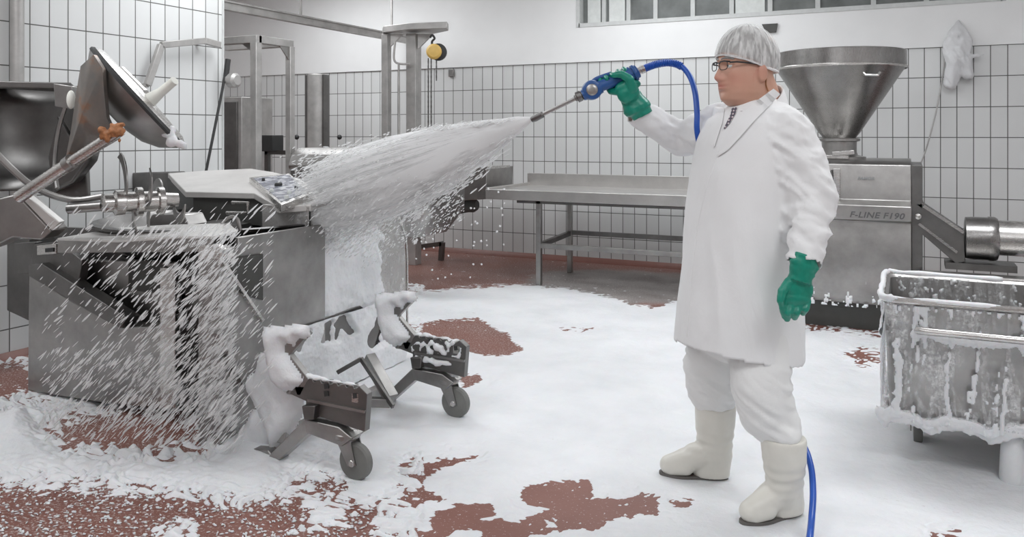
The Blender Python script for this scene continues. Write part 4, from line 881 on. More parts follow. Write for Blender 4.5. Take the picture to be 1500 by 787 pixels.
me.polygons.add(len(F_)); me.polygons.foreach_set('loop_start', np.arange(0, F_.size, 4, dtype=np.int32)); me.polygons.foreach_set('use_smooth', [True]*len(F_)); me.update(calc_edges=True); me.validate()
me.materials.append(M['foam']); COL.objects.link(foam)

# ================================================================ THE MAN
man = empty('person', P(1108, 735, 3.12)*1.0-Vector((0, 0, P(1108, 735, 3.12).z)), 'person in white coat, hairnet and green gloves standing in foam spraying water', 'person')
fw = c2w(-.88, -.47, 0).normalized(); lf = c2w(.47, -.88, 0).normalized(); UP = Vector((0, 0, 1))
def ring(cx, z, a, b, d=3.12, n=40, p=2.2, sk=0):
    xc = (cx-CX)/F*d; o = c2w(xc, d, z); out = []
    for k in range(n):
        q = 2*math.pi*k/n; c, s = math.cos(q), math.sin(q); m_ = (abs(c)**p+abs(s)**p)**(-1/p)
        out.append(o+fw*(a*c*m_)+lf*(b*s*m_))
    return out
SL = c2w(1.005, 2.96, 1.405); SR = c2w(.845, 3.29, 1.445)
eL = P(1191, 292, 2.88); wL = P(1180, 383, 2.79)
eR = P(1000, 204, 3.46); wR = P(930, 162, 3.40)
# --- body: one continuous skin (mostly under the clothes)
b = MB()
b.loft([ring(1083, .80, .15, .19), ring(1087, 1.0, .16, .2), ring(1090, 1.15, .16, .2), ring(1098, 1.3, .14, .2), ring(1106, 1.42, .12, .19), ring(1110, 1.5, .08, .12)])
hip = P(1083, 470, 3.12)
kN, bN = P(1112, 575, 2.98), P(1148, 700, 2.95); kF, bF = P(1042, 545, 3.29), P(1047, 665, 3.30)
b.chain([P(1105, 480, 3.05), kN, bN], [.085, .05, .03]).chain([P(1066, 480, 3.2), kF, bF], [.085, .05, .03])
hN, tN, hF, tF = [onZ(*q)+UP*.055 for q in ((1176, 752), (1083, 771), (1070, 704), (964, 696))]; b.chain([bN, hN.lerp(tN, .30), hN.lerp(tN, .70)], [.03, .03, .02]).chain([bF, hF.lerp(tF, .30), hF.lerp(tF, .70)], [.03, .03, .02])
b.chain([SL, eL, wL, P(1172, 400, 2.775)], [.06, .045, .03, .03]).chain([SR, eR, wR, P(925, 152, 3.4)], [.06, .045, .03, .03])
hc_ = P(1094, 100, 3.12); hc_.z = 0
hf = c2w(-.965, -.26, 0).normalized(); hl = c2w(.26, -.965, 0).normalized()
b.cap(P(1117, 165, 3.14), P(1104, 118, 3.13), .085, .075)
HT = [(1.505, .045, .02, .04), (1.513, .074, .045, .060), (1.534, .098, .06, .073), (1.56, .107, .075, .082), (1.584, .110, .085, .085), (1.605, .110, .093, .086), (1.63, .110, .097, .085), (1.647, .110, .10, .084), (1.668, .109, .105, .083), (1.681, .113, .108, .083), (1.71, .110, .11, .081), (1.74, .100, .108, .077), (1.77, .082, .095, .068), (1.79, .058, .07, .052), (1.80, .03, .04, .03)]
zs = [h[0] for h in HT]
def hval(z, i): return float(np.interp(z, zs, [h[i] for h in HT]))
G = lambda x, c, s: math.exp(-((x-c)/s)**2)
hr_ = []; nz = 84
for i in range(nz):
    z = 1.505+(1.80-1.505)*i/(nz-1); A, Bk, W_ = hval(z, 1), hval(z, 2), hval(z, 3); rg = []
    for k in range(72):
        q = 2*math.pi*k/72; c, s = math.cos(q), math.sin(q); m_ = (abs(c)**2.25+abs(s)**2.25)**(-1/2.25)
        x = (A if c > 0 else Bk)*c*m_; y = W_*s*m_
        if c > 0:
            nose = float(np.interp(z, [1.597, 1.603, 1.611, 1.620, 1.632, 1.648, 1.666, 1.68], [0, .012, .027, .032, .025, .016, .007, 0]))
            x += nose*G(y, 0, .013+.3*max(0, 1.635-z)*.25)+.010*G(y, 0, .012)*0
            x += .008*G(abs(y), .017, .009)*G(z, 1.611, .009)
            x += .009*G(z, 1.593, .006)*G(y, 0, .024)+.009*G(z, 1.577, .0065)*G(y, 0, .022)-.006*G(z, 1.585, .0028)*G(y, 0, .028)
            x += .008*G(z, 1.538, .014)*G(y, 0, .026)-.006*G(z, 1.563, .007)*G(y, 0, .03)
            x += -.013*G(abs(y), .034, .018)*G(z, 1.663, .014)+.006*G(z, 1.686, .008)*G(abs(y), .03, .03)
            x += .004*G(abs(y), .05, .02)*G(z, 1.635, .02)
        rg.append(Vector((hc_.x, hc_.y, z))+hf*x+hl*y)
    hr_.append(rg)
b.loft(hr_)
for sd in (1, -1):   # ears
    ec = Vector((hc_.x, hc_.y, 1.632))+hl*(.094*sd)+hf*(-.010)
    b.ell(ec, (hf*.019, hl*.010*sd+hf*-.005, UP*.034), 14, 10); b.ell(ec+UP*-.022+hf*.003, (hf*.011, hl*.008, UP*.012), 10, 8)
Vv, fs = remesh(b, .0042, 1)
body = obj('body', (Vv, fs), M['skin'], man, ang=180)
lip = np.zeros(len(Vv)); R_ = Vv-np.array([hc_.x, hc_.y, 0]); lx_ = R_@np.array(hf); ly_ = R_@np.array(hl); lz_ = R_[:, 2]
lip += .9*np.exp(-((lz_-1.585)/.011)**2-(ly_/.026)**2)*(lx_ > .08)+.5*np.exp(-((lz_-1.615)/.018)**2-(ly_/.02)**2)*(lx_ > .1)+.35*np.exp(-((lz_-1.61)/.03)**2-((np.abs(ly_)-.055)/.03)**2)*(lx_ > .02)+.3*np.exp(-((lz_-1.64)/.03)**2)*(np.abs(ly_) > .084)
at = body.data.attributes.new('red', 'FLOAT', 'POINT'); at.data.foreach_set('value', np.clip(lip, 0, 1).astype(np.float32))
for sd in (1, -1):
    ec = Vector((hc_.x, hc_.y, 1.663))+hf*.088+hl*(.032*sd)
    e = obj('eye', MB().sph(ec, .0135, 16), M['winlight'], man); obj('iris', MB().ell(ec+hf*.0115, (hf*.003, hl*.006, UP*.006), 12, 8), M['dark'], e)
    obj('eyelid', MB().ell(ec+UP*.006+hf*.001, (hf*.0145, hl*.0155, UP*.009), 14, 8), M['skin'], man)
    obj('eyebrow', MB().chain([Vector((hc_.x, hc_.y, 1.688))+hf*(.112-.000)+hl*(.012*sd), Vector((hc_.x, hc_.y, 1.692))+hf*.106+hl*(.034*sd), Vector((hc_.x, hc_.y, 1.686))+hf*.09+hl*(.055*sd)], [.005, .0065, .004], 8), M['hair'], man)
# glasses
gl = MB()
def gp(x, y, z): return Vector((hc_.x, hc_.y, z))+hf*x+hl*y
for sd in (1, -1):
    cc = []
    for k in range(24):
        q = 2*math.pi*k/24; c, s = math.cos(q), math.sin(q); m_ = (abs(c)**3+abs(s)**3)**(-1/3); cc.append(gp(.124-.25*abs(sd*.034+.024*c*m_)**1.2, sd*.034+.024*c*m_, 1.662+.016*s*m_))
    lens = obj('lens', MB().prism(cc, hf*.0015), M.setdefault('glass', None) or M['winlight'], man) if False else None
    gl.tube(cc+[cc[0]], .0016, 6, cap=False); gl.tube([p for p in cc if p.z > 1.668] , .0026, 6) if False else None
    gl.tube([gp(.108, sd*.060, 1.672), gp(.09, sd*.078, 1.673), gp(.03, sd*.090, 1.668), gp(-.01, sd*.090, 1.662)], .0032, 6)
    gl.tube([gp(.1215, sd*.012, 1.677), gp(.117, sd*.034, 1.679), gp(.108, sd*.060, 1.675)], .003, 6)
gl.tube([gp(.122, -.012, 1.672), gp(.124, 0, 1.674), gp(.122, .012, 1.672)], .0024, 6)
obj('glasses', gl, M['black'], man)
# hair and hair net: the same dome, the net puffed out and pleated
def dome(off, lo, na=96, nm=40, pleat=0, c0=.0):
    vs, fl = [], []
    for i in range(nm+1):
        ph = .02+(math.pi*.80)*i/nm
        for k in range(na):
            q = 2*math.pi*k/na; c, s = math.cos(q), math.sin(q)
            A = (.112 if c > 0 else .116)+off; Bw = .088+off; Hh = .127+off
            x = A*math.sin(ph)*c; y = Bw*math.sin(ph)*s; z = 1.688+Hh*math.cos(ph)
            zc = lo+.36*x+(.16*x*x/.1 if x < 0 else 0)
            if z < zc: z = zc-(0.0); f = 1-.06*min(1, (zc-(1.688+Hh*math.cos(ph)))/.05); x *= f; y *= f
            r = 1+pleat*math.sin(q*26+3*math.sin(ph*2))*math.sin(ph)+pleat*1.2*float(vn(c*3+off*50, s*3, ph*2))
            vs.append(gp(x*r, y*r, z)); fl.append((q/(2*math.pi)*4, ph, 0))
    fc = [(i*na+k, i*na+(k+1) % na, (i+1)*na+(k+1) % na, (i+1)*na+k) for i in range(nm) for k in range(na)]
    return vs, fc, fl
vs, fc, fl = dome(.004, 1.675, pleat=.006); vs.append(gp(0, 0, 1.820)); obj('hair', (vs, fc+[(k, (k+1) % 96, len(vs)-1) for k in range(96)]), M['hair'], man, ang=180)
vs, fc, fl = dome(.013, 1.662, pleat=.016); vs.append(gp(0, 0, 1.829)); fl.append((0, 0, 0))
net = obj('hairnet', (vs, fc+[(k, (k+1) % 96, len(vs)-1) for k in range(96)]), M['net'], man, ang=180)
if len(net.data.vertices) == len(fl):
    at = net.data.attributes.new('flow', 'FLOAT_VECTOR', 'POINT'); at.data.foreach_set('vector', np.array(fl, dtype=np.float32).ravel())
bd = []
for k in range(49):
    q = 2*math.pi*k/48; c, s = math.cos(q), math.sin(q); x = (.123 if c > 0 else .126)*c*.955; y = .099*s*.96; bd.append(gp(x, y, 1.662+.36*x+(1.6*x*x if x < 0 else 0)))
obj('hairnet_band', MB().tube(bd, [.0045+.0015*float(vn(k*.9, 3)) for k in range(49)], 6), M['coat'], man)
obj('glasses_cord', MB().tube(spline([gp(-.02, .090, 1.65), gp(-.028, .088, 1.62), gp(-.03, .083, 1.59), gp(-.04, .082, 1.565)], 5), .003, 6), M['rust'], man)
# shirt collar
sh = MB()
def nk(q, z, ra, rb, cx=1112): xc = (cx-CX)/F*3.13; o = c2w(xc, 3.13, z); return o+fw*(ra*math.cos(q))+lf*(rb*math.sin(q))
rows = []
for z, ra, rb, in ((1.46, .125, .125), (1.50, .112, .105), (1.545, .10, .095), (1.575, .098, .093), (1.545, .106, .101), (1.50, .12, .115)):
    rows.append([nk(2*math.pi*k/40, z-.04-.055*math.cos(2*math.pi*k/40), ra*.84, rb*.90, 1105) for k in range(40)])
sh.loft(rows, cap=False); sh.loft([ring(1100, 1.30, .13, .1), ring(1104, 1.40, .13, .12), ring(1109, 1.49, .12, .12)])
obj('shirt', sh, M['plaid'], man)
# --- coat
c = MB()
c.loft([ring(1081, .545, .20, .235), ring(1081, .56, .213, .250), ring(1082, .75, .210, .246), ring(1086, .95, .200, .240), ring(1091, 1.10, .195, .238), ring(1095, 1.25, .186, .238), ring(1102, 1.38, .170, .232), ring(1107, 1.45, .150, .215), ring(1109, 1.49, .115, .16), ring(1109, 1.515, .092, .11), ring(1109, 1.53, .07, .08)])
c.chain([c2w(.965, 3.06, 1.455), SL+Vector((0, 0, .0))], [.06, .080], 24)
c.chain([SL, SL.lerp(eL, .5)+c2w(.012, 0, 0), eL, eL.lerp(wL, .5)+c2w(.004, 0, 0), wL], [.082, .080, .078, .068, .060], 24)
c.chain([c2w(.90, 3.2, 1.47), SR], [.06, .085], 24)
c.chain([SR, SR.lerp(eR, .5), eR, eR.lerp(wR, .55), wR], [.085, .080, .072, .064, .054], 24)
def coatpost(V, N):
    A = V.copy(); z = V[:, 2]
    d = np.zeros(len(V))
    def seg(p, q):
        p, q = np.array(p), np.array(q); t_ = np.clip(((V-p)@(q-p))/((q-p)@(q-p)), 0, 1); return np.linalg.norm(V-p-t_[:, None]*(q-p), axis=1), t_
    da, ta = seg(SL, eL); db, tb_ = seg(eL, wL); dc, tc_ = seg(SR, eR); dd, td = seg(eR, wR)
    arm = (np.minimum(np.minimum(da, db), np.minimum(dc, dd)) < .10)
    n1 = fbm(V[:, 0]*6, V[:, 1]*6, z*3.2, 4)
    n2 = 1-np.abs(fbm(V[:, 0]*9+5, V[:, 1]*9, z*16+V[:, 0]*6, 3))*2.4
    d += .012*n1*(~arm)+.006*(1-np.abs(vn(V[:, 0]*13+z*3, V[:, 1]*13))*2)*sstep(1.2, .8, z)*(~arm)
    d += np.where(arm, .011*n2-.004+.006*n1, 0)
    # folds at the bent elbow and under the shoulder
    ring_ = np.sin((ta*.30+tb_*.27)*150+4*fbm(V[:, 0]*8, V[:, 1]*8, z*8))*.0035
    fold = np.exp(-((ta-1.0)/.25)**2-((da)/.2)**2)
    d += np.where((np.minimum(da, db) < .10), .007*(1-np.abs(vn(z*22+V[:, 0]*16, V[:, 1]*8, V[:, 0]*5))*2.6), 0)
    # open front overlap edge
    return V+N*d[:, None]
Vv, fs = remesh(c, .0085, 5, coatpost)
def keepc(V):
    f_ = np.array(fw); o = np.array(P(1083, 500, 3.12)); fwd = (V-o)@f_
    k = V[:, 2] > .565+.17*fwd
    for e_, w_, ex in ((eL, wL, .012), (eR, wR, .004)):
        t_ = np.array((w_-e_).normalized()); s_ = (V-np.array(w_))@t_; r_ = np.linalg.norm(V-np.array(w_)-s_[:, None]*t_, axis=1)
        k &= ~((s_ > ex) & (r_ < .092) & (s_ < .2) & ((V-np.array(w_))@np.array(c2w(0, 1, 0)) < .05))
    return k
Vv, fs = cut(Vv, fs, keepc)
coat = obj('coat', (Vv, fs), M['coat'], man, ang=180)
sd2 = coat.modifiers.new('cloth', 'SOLIDIFY'); sd2.thickness = .004; sd2.offset = -1
bvh = BVHTree.FromPolygons([Vector(v) for v in Vv], fs)
def on(x, y, off=0, dflt=3.0):
    r = ray(x, y).normalized(); h = bvh.ray_cast(Vector((0, 0, CH)), r)
    p = h[0] if h[0] is not None else P(x, y, dflt); return p-r*off
def strip(pts_a, pts_b, off, th):
    """cloth strip lying on the coat between two pixel paths"""
    A = [on(x, y, off) for x, y in pts_a]; B_ = [on(x, y, off) for x, y in pts_b]; m_ = MB(); rg = []
    for a, b_ in zip(A, B_):
        k = -ray(1100, 200).normalized()*th; rg.append([a, a.lerp(b_, .5)+k*.3, b_, b_+k, a.lerp(b_, .5)+k*1.6, a+k])
    return m_.loft(rg)
def dens(p, n=6): return [(p[i][0]+(p[i+1][0]-p[i][0])*k/n, p[i][1]+(p[i+1][1]-p[i][1])*k/n) for i in range(len(p)-1) for k in range(n)]+[p[-1]]
obj('lapel', strip(dens([(1133, 130), (1108, 148), (1088, 166), (1072, 190), (1057, 215), (1050, 226)]), dens([(1143, 138), (1122, 160), (1104, 178), (1085, 200), (1066, 220), (1052, 229)]), .002, .006), M['coat'], coat)
obj('lapel', strip(dens([(1062, 158), (1060, 168), (1058, 180), (1052, 198), (1047, 214)]), dens([(1046, 156), (1043, 172), (1041, 190), (1040, 205), (1045, 216)]), .002, .006), M['coat'], coat)
obj('shirt_front', strip(dens([(1072, 158), (1070, 168), (1064, 180), (1060, 188)]), dens([(1080, 157), (1077, 167), (1069, 180), (1061, 189)]), .003, .003), M['plaid'], coat)
# standing collar
cr = []
for z, ra, rb in ((1.52, .094, .112), (1.56, .088, .102), (1.595, .086, .099), (1.60, .092, .104), (1.57, .099, .114), (1.52, .104, .128)):
    cr.append([nk(q, 1.475+(z-1.52)*.7-.068*math.cos(q)+.0, ra, rb, 1108) for q in [math.radians(35)+math.radians(290)*k/40 for k in range(41)]])
vs = [p for r_ in cr for p in r_]; n1 = 41; nr = len(cr)
fc = [(k*n1+i, k*n1+i+1, ((k+1) % nr)*n1+i+1, ((k+1) % nr)*n1+i) for k in range(nr) for i in range(n1-1)]+[tuple(k*n1 for k in range(nr)), tuple(k*n1+n1-1 for k in range(nr))[::-1]]
obj('collar', (vs, fc), M['coat'], coat, ang=60)
sm_ = MB().tube([on(x, y, -.002) for x, y in dens([(1052, 229), (1036, 270), (1022, 330), (1014, 400), (1008, 470), (1006, 494)], 8)], .0035, 6); obj('front_seam', sm_, M['coat'], coat)
# --- trousers
tr_ = MB()
tr_.chain([P(1112, 490, 3.0), P(1114, 560, 2.98), P(1122, 600, 2.97), P(1143, 632, 2.95), P(1148, 656, 2.95)], [.115, .108, .096, .070, .045], 24)
tr_.chain([P(1052, 490, 3.24), P(1041, 535, 3.28), P(1044, 570, 3.29), P(1048, 588, 3.30), P(1048, 612, 3.3)], [.11, .104, .092, .070, .045], 24)
tr_.ell(P(1083, 480, 3.12), (fw*.17, lf*.22, UP*.14))
def tpost(V, N):
    z = V[:, 2]; n1 = fbm(V[:, 0]*8, V[:, 1]*8, z*8, 4); n2 = 1-np.abs(fbm(V[:, 0]*6, V[:, 1]*6, z*20+V[:, 0]*14, 3))*2.6
    return V+N*((.009*n1+.010*n2*sstep(.62, .45, z))[:, None])
Vv, fs = remesh(tr_, .008, 3, tpost); obj('trousers', (Vv, fs), M['trouser'], man, ang=180)
# --- boots
def boot(topx, topy, d, heel, toe, ank):
    heel, toe = Vector(heel), Vector(toe); f = (toe-heel).normalized(); s = f.cross(UP); tp = P(topx, topy, d); bt = MB()
    ak = P(*ank)
    sec = [(tp+UP*.012, .080, .078), (tp, .082, .080), (tp.lerp(ak, .35)+s*0, .079, .074), (tp.lerp(ak, .75), .070, .062), (ak, .070, .056)]
    rg = []
    for c0, a, b_ in sec: rg.append([c0+f*(a*math.cos(q))+s*(b_*math.sin(q)) for q in [2*math.pi*k/32 for k in range(32)]])
    lowc = heel+f*.075; rg.append([Vector((lowc.x, lowc.y, .045))+f*(.075*math.cos(q))+s*(.046*math.sin(q)) for q in [2*math.pi*k/32 for k in range(32)]])
    rg.append([Vector((lowc.x, lowc.y, .012))+f*(.072*math.cos(q))+s*(.044*math.sin(q)) for q in [2*math.pi*k/32 for k in range(32)]]); bt.loft(rg)
    L = (toe-heel).length
    bt.chain([Vector((heel.x, heel.y, .05))+f*.05, Vector((heel.x, heel.y, .105))+f*.10, Vector((heel.x, heel.y, .062))+f*(L*.66), Vector((heel.x, heel.y, .046))+f*(L-.046)], [.045, .058, .047, .040], 20)
    bt.chain([Vector((heel.x, heel.y, .05))+f*(L*.62)+s*.018, Vector((heel.x, heel.y, .042))+f*(L-.055)+s*.012], [.036, .034], 16)
    bt.chain([Vector((heel.x, heel.y, .05))+f*(L*.62)-s*.018, Vector((heel.x, heel.y, .042))+f*(L-.055)-s*.012], [.036, .034], 16)
    def bp(V, N):
        z = V[:, 2]; w_ = np.exp(-((z-.16)/.05)**2); V = V+N*(.0025*w_*np.sin(z*150+3*vn(V[:, 0]*9, V[:, 1]*9))+.0022*fbm(V[:, 0]*9, V[:, 1]*9, z*9))[:, None]; V[:, 2] = np.maximum(V[:, 2], .014); return V
    Vb, fb = remesh(bt, .0055, 4, bp); bo = obj('boot', (Vb, fb), M['boot'], man, ang=180)
    so = []
    for k in range(36):
        q = 2*math.pi*k/36; u = (1-math.cos(q))/2; wd_ = (.043+.010*math.exp(-((u-.72)/.2)**2)-.006*math.exp(-((u-.38)/.15)**2))*.86*abs(math.sin(q))**.75*(1 if math.sin(q) > 0 else -1); so.append(Vector((heel.x, heel.y, .002))+f*(.008+u*(L-.012))+s*wd_)
    obj('sole', MB().prism(so, (0, 0, .016)), M['sole'], bo); 
    return bo
boot(1148, 645, 2.95, onZ(1176, 752), onZ(1083, 771), (1150, 722, 2.96))
boot(1048, 597, 3.30, onZ(1070, 704), onZ(964, 696), (1047, 668, 3.30))
# --- gloves
def finger(m_, pts, rs): m_.chain(pts, rs, 14)
gm = MB(); d0 = 2.775
def q3(x, y, o=0): return P(x, y, d0+o)
gm.loft([[P(x0_, y0_, d0+.0)+c2w(rx*math.cos(q), .036*math.sin(q), -.18*rx*math.cos(q)*1.6) for q in [2*math.pi*k/24 for k in range(24)]] for x0_, y0_, rx in ((1180, 372, .036), (1179, 380, .040), (1178, 384, .047), (1178, 388, .050), (1177, 392, .045), (1175, 397, .043), (1175, 400, .044), (1173, 405, .038), (1171, 412, .040))])
gm.ell(q3(1169, 424), (c2w(.052, 0, -.010), c2w(0, .022, 0), c2w(.006, 0, .052)), 20, 14)
gm.ell(q3(1166, 438), (c2w(.052, 0, -.002), c2w(0, .024, 0), c2w(.0, 0, .030)), 20, 12)
fl_ = [((1149, 440), (1147, 451, -.01), (1149, 463, .01), .0135), ((1160, 444), (1155, 458, -.015), (1153, 467, .012), .0135), ((1171, 445), (1167, 458, -.018), (1164, 465, .015), .013), ((1183, 442), (1180, 453, -.015), (1176, 459, .015), .012)]
for a_, b_, c_, r in fl_: finger(gm, [q3(*a_), q3(*b_), q3(*c_)], [r*1.12, r, r*.85])
finger(gm, [q3(1156, 414, .0), q3(1146, 427, -.012), q3(1144, 440, -.018), q3(1146, 449, -.01)], [.018, .0155, .0135, .011])
def gpost(V, N): return V+N*(.0022*fbm(V[:, 0]*30, V[:, 1]*30, V[:, 2]*45, 3))[:, None]
Vv, fs = remesh(gm, .0032, 2, gpost); obj('glove', (Vv, fs), M['glove'], man, ang=180)
# gun axis in the right hand
D0 = 3.36
ga, gb = P(846, 143, D0+.02), P(934, 104, D0); gd = (gb-ga).normalized()
gt = lambda x, y, o=0: P(x, y, D0+o)
gm = MB()
cuff = [(942, 170, .044), (938, 164, .046), (936, 162, .056), (932, 157, .058), (929, 151, .052), (926, 146, .047), (923, 140, .045)]
wa = (gt(923, 138)-gt(936, 162)).normalized(); wb = wa.cross(c2w(0, 1, 0)).normalized(); wc = c2w(0, 1, 0)
gm.loft([[gt(x, y, .01)+wb*(r*math.cos(q))+wc*(r*.75*math.sin(q)) for q in [2*math.pi*k/24 for k in range(24)]] for x, y, r in cuff])
gm.ell(gt(920, 136, -.02), (wb*.048, wc*.028, wa*.045), 20, 14); gm.ell(gt(917, 127, -.015), (gd*.050, wc*.032, wa*.030), 20, 14)
# web of the thumb over the near side, thumb along the top of the grip
finger(gm, [gt(926, 130, -.035), gt(922, 116, -.048), gt(911, 109, -.046), gt(899, 110, -.040)], [.022, .019, .016, .012])
ps = [(892, 126), (901, 122), (910, 118), (919, 114)]
for (x, y) in ps:   # four fingers pass under the grip, round the far side and show over its top
    finger(gm, [gt(x+14, y+9, -.012), gt(x+3, y+8, .012), gt(x-3, y-1, .036), gt(x-6, y-10, .030), gt(x-5, y-13, .008), gt(x-3, y-11, -.016)], [.016, .0145, .0135, .0125, .0115, .010])
finger(gm, [gt(905, 120, .01), gt(890, 119, .030), gt(880, 114, .02), gt(879, 118, .0)], [.014, .013, .011, .009])
Vv, fs = remesh(gm, .0032, 2, gpost); obj('glove', (Vv, fs), M['glove'], man, ang=180)

# ================================================================ SPRAY GUN and HOSE
t = empty('spray_gun', gt(880, 128), 'blue rubber covered spray gun with long steel lance held in a green glove', 'spray gun')
obj('grip', MB().tube([gt(862, 134), gt(880, 126), gt(905, 117), gt(922, 109), gt(930, 105)], [.022, .024, .024, .024, .026], 24), M['blue'], t)
cG = gt(867, 132, -.0)
obj('valve_body', MB().lathe(cG+c2w(0, .035, 0), c2w(0, -1, 0), [(.026, 0), (.038, .004), (.041, .012), (.041, .050), (.038, .058), (.026, .062)], 32).tube([gt(853, 140), gt(866, 134), gt(880, 127)], [.022, .032, .027], 20), M['blue'], t)
obj('valve_cap', MB().lathe(cG+c2w(-.002, -.025, 0), c2w(0, -1, 0), [(.022, 0), (.024, .004), (.020, .007), (.008, .008)], 24), M['steel'], t)
obj('end_collar', MB().tube([gt(918, 112), gt(925, 108)], .034, 10).tube([gt(927, 108), gt(931, 106)], .036, 10).tube([gt(922, 111), gt(934, 104)], .029, 16), M['blue'], t, .002)
obj('trigger', MB().tube(spline([gt(862, 126, .0), gt(872, 117, .01), gt(884, 112, .01), gt(896, 108, .01)], 4), .010, 10), M['blue'], t)
obj('coupling', MB().tube([gt(855, 138), gt(852, 140), gt(851, 140.3), gt(845, 143), gt(844.6, 143.2), gt(842, 144.5)], [.019, .019, .023, .023, .015, .013], 12), M['steeld'], t, .001)
obj('rear_coupling', MB().tube([gt(933, 105), gt(938, 103), gt(938.5, 102.8), gt(944, 100.5)], [.015, .015, .018, .018], 8), M['steelb'], t, .001)
NZ = P(780, 175, 3.44)
obj('lance', MB().tube([gt(846, 143), NZ], .0085, 14), M['steel'], t)
nd = (NZ-gt(846, 143)).normalized()
obj('nozzle', MB().tube([NZ-nd*.055, NZ-nd*.05, NZ-nd*.012, NZ+nd*.004], [.010, .014, .015, .012], 14), M['steeld'], t)
hosep = [gt(941, 102), gt(950, 98), gt(965, 93.5, .0), gt(983, 92, -.01), gt(999, 98, -.03), gt(1011, 113, -.06), gt(1018, 135, -.10), gt(1021, 165, -.13), gt(1021, 190, -.14), P(1026, 215, 3.24), P(1040, 245, 3.3)]
hp_ = spline(hosep, 8)
hb = spline([P(1040, 245, 3.3), P(1020, 330, 3.44), P(1090, 480, 3.42), P(1128, 590, 3.2), P(1172, 645, 3.06), P(1187, 680, 2.97), P(1191, 720, 2.88), P(1189, 760, 2.78), P(1186, 790, 2.68), P(1180, 838, 2.58)], 8)
la = hb[-1]; hb += spline([la, la+c2w(-.02, -.12, 0), la+c2w(-.08, -.5, 0), la+c2w(.1, -1.0, 0)], 6)[1:]
for p in hb: p.z = max(p.z, .0125)
t = tag(obj('pressure_hose', MB().tube(hp_+hb[1:], .0115, 12), M['hose'], ang=80), 'blue rubber hose looping from the spray gun and down behind the man', 'hose')
sp_ = []; L_ = 0
for i in range(26*12):
    f = i/(26*12)*.40; k = f*(len(hp_)-1); j = int(k); p = hp_[j].lerp(hp_[min(j+1, len(hp_)-1)], k-j); tg = (hp_[min(j+1, len(hp_)-1)]-hp_[j]).normalized(); a_ = tg.cross(c2w(0, 1, 0)).normalized(); b_ = tg.cross(a_)
    an = i*2*math.pi/12; sp_.append(p+(a_*math.cos(an)+b_*math.sin(an))*.0135)
obj('spiral_guard', MB().tube(sp_, .0035, 5), M['hose'], t)

# ================================================================ THE WATER
CL = [(778, 174.5, 3.44, 3), (760, 182, 3.5, 11), (740, 192, 3.56, 17), (700, 209, 3.68, 31), (640, 235, 3.86, 47), (580, 258, 4.05, 54), (520, 280, 4.25, 56), (470, 298, 4.42, 52)]
def jetring(f, k=1.0, n=64, amp=.06):
    i = f*(len(CL)-1); j = min(int(i), len(CL)-2); u = i-j; x, y, d, hw = [CL[j][m_]*(1-u)+CL[j+1][m_]*u for m_ in range(4)]
    o = P(x, y, d); a = c2w(.42, .2, .9).normalized(); b_ = c2w(.35, -.9, .0).normalized(); r = hw/F*d*k
    # flight direction is roughly left and away; the ring stands across it
    dr = (P(470, 298, 4.42)-P(778, 174, 3.44)).normalized(); a = (Vector((0, 0, 1))-dr*dr.z).normalized(); b_ = dr.cross(a); r *= 1.0
    return [o+(a*math.cos(q)*1.08+b_*math.sin(q)*.72)*r*(1+amp*min(1, f*2.5)*float(vn(math.cos(q)*2.2+k*9, math.sin(q)*2.2, f*4))) for q in [2*math.pi*i_/n for i_ in range(n)]]
jv, jf, fl = [], [], []
nS = 60
for li, kk in enumerate((1.0, .7)):
    o = len(jv)
    for i in range(nS+1):
        f = i/nS; rg = jetring(f, kk)
        for k, p in enumerate(rg): jv.append(p); q = 2*math.pi*k/64; fl.append((f, (math.sin(q)*.5+math.cos(q)*.3)+li*1.7, math.cos(q)*.8+li))
    jf += [(o+i*64+k, o+i*64+(k+1) % 64, o+(i+1)*64+(k+1) % 64, o+(i+1)*64+k) for i in range(nS) for k in range(64)]
jet = obj('water_jet', (jv, jf), M['jet'], ang=180, base=NZ); tag(jet, 'white fan shaped water jet shooting from the lance onto the cutter', 'water', kind='stuff')
at = jet.data.attributes.new('flow', 'FLOAT_VECTOR', 'POINT')
if len(jet.data.vertices) == len(fl): at.data.foreach_set('vector', np.array(fl, dtype=np.float32).ravel())
def drops(name, items, mat, label, cat, base):
    vs, fc = [], []
    for p, d, L, r in items:
        p = np.array(p); d = np.array(d); d = d/(np.linalg.norm(d)+1e-9); a = np.cross(d, [.3, .2, .9]); a /= np.linalg.norm(a)+1e-9; b_ = np.cross(d, a); o = len(vs)
        vs.append(p-d*L)
        for t_, rr_ in ((-.55, .75), (.25, 1.0), (.75, .7)):
            for k in range(5): q = 2*math.pi*k/5; vs.append(p+d*L*t_+(a*math.cos(q)+b_*math.sin(q))*r*rr_)
        vs.append(p+d*L)
        for k in range(5):
            j = (k+1) % 5; fc.append((o, o+1+j, o+1+k)); fc.append((o+1+k, o+1+j, o+6+j, o+6+k)); fc.append((o+6+k, o+6+j, o+11+j, o+11+k)); fc.append((o+11+k, o+11+j, o+16))
    return tag(obj(name, (vs, fc), mat, ang=180, base=base), label, cat, kind='stuff')
items = []
JD = np.array(P(470, 298, 4.42)-P(778, 174, 3.44)); JD /= np.linalg.norm(JD)
def jp(f):
    i = f*(len(CL)-1); j = min(int(i), len(CL)-2); u = i-j; return [CL[j][m_]*(1-u)+CL[j+1][m_]*u for m_ in range(4)]
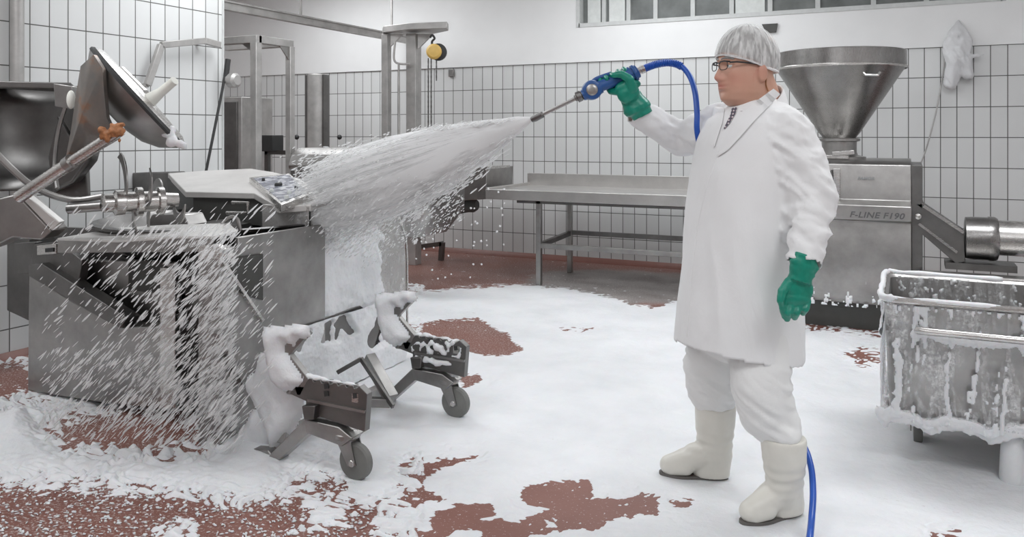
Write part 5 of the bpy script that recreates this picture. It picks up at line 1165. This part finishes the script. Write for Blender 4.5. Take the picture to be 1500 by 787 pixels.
for _ in range(5200):       # strands and drops of the opening jet
    f = .12+.88*RNG.random()**.42; x, y, d, hw = jp(f); sp = (.80+.42*f)*hw
    ox, oy = RNG.normal()*.45, RNG.normal()*.62; oy = oy+.12*f
    if f < .6 and abs(oy) < .8: oy = math.copysign(.85+.16*abs(RNG.normal())*f*1.5, oy)
    if oy > 1.4 or oy < -1.02: continue
    p = P(x+ox*sp*.8, y+oy*sp, d+RNG.normal()*.09*(.2+f)); s = RNG.random()
    dr = JD+RNG.normal(size=3)*.10+np.array([0, 0, -.25*f*(oy > 0)-.10*(oy > .4)])
    items.append((p, dr, .010+.035*s*s*(1-.3*f), .0016+.0030*RNG.random()*RNG.random()+.001*f))
drops('spray_drops', items, M['drop'], 'strands and drops of water opening out from the jet', 'water', NZ)
items = []
for _ in range(650):        # drops thrown to the right of the guard and over the vat
    x = 530+150*RNG.random()**1.3; y = 285+RNG.random()*110*(1-(x-530)/230); d = 4.3+.5*RNG.random()
    items.append((P(x, y, d), JD+np.array([0, 0, -.35])+RNG.normal(size=3)*.22, .004+.011*RNG.random(), .0010+.0026*RNG.random()**2))
for _ in range(60):
    x = 590+150*RNG.random(); y = 270+150*RNG.random(); items.append((P(x, y, 3.9+.6*RNG.random()), RNG.normal(size=3), .006, .004+.003*RNG.random()))
for _ in range(1300):       # veil above the guard and console
    x = 430+150*RNG.random(); y = 238+(x-380)*-.05+RNG.normal()*14+60*(580-x)/200*RNG.random(); items.append((P(x, y+10, 4.3+.5*RNG.random()), JD+RNG.normal(size=3)*.2, .010+.022*RNG.random(), .0013+.002*RNG.random()))
drops('scattered_drops', items, M['drop'], 'fine drops drifting beyond the jet over the vat and chute', 'water', P(600, 330, 4.3))
items = []
sd_ = np.array(c2w(-.62, -.10, -.70))
for _ in range(5200):       # splash rebounding towards the lower left, over the cutter front
    u, v = RNG.random(), RNG.random()
    r = RNG.random()
    if r < .50: x, y = 345-95*abs(RNG.normal()), 330+300*v
    elif r < .80: x, y = 60+300*u, 520+130*v+.08*(60+300*u-200)
    else: x, y = 60+340*u, 300+320*v
    if x < 40 or y < 292 or x > 430: continue
    # denser near the guard, thinner to the left
    if RNG.random() > .25+.75*(x/400): continue
    dd = 3.30+.22*RNG.random()+max(0, (380-y))*.0006
    p = P(x, y, dd)
    if p.z < .02: continue
    big = RNG.random()**3
    items.append((p, sd_+RNG.normal(size=3)*.10, .007+.016*RNG.random()+.014*big, .0006+.0011*RNG.random()+.0034*big))
drops('splash_drops', items, M['drop'], 'shower of splashing drops rebounding across the front of the bowl cutter', 'water', P(260, 560, 3.4))
items = []
for _ in range(1800):       # specks of froth on the red floor at lower left
    x = -40+640*RNG.random(); y = 690+RNG.random()**1.4*110; p = onZ(x, y, .003); items.append((p, (1, RNG.normal(), 0), .004+.006*RNG.random(), .0025+.0035*RNG.random()**2))
drops('foam_specks', items, M['foam'], 'scattered foam specks on the bare red floor at lower left', 'foam', onZ(250, 740, 0))
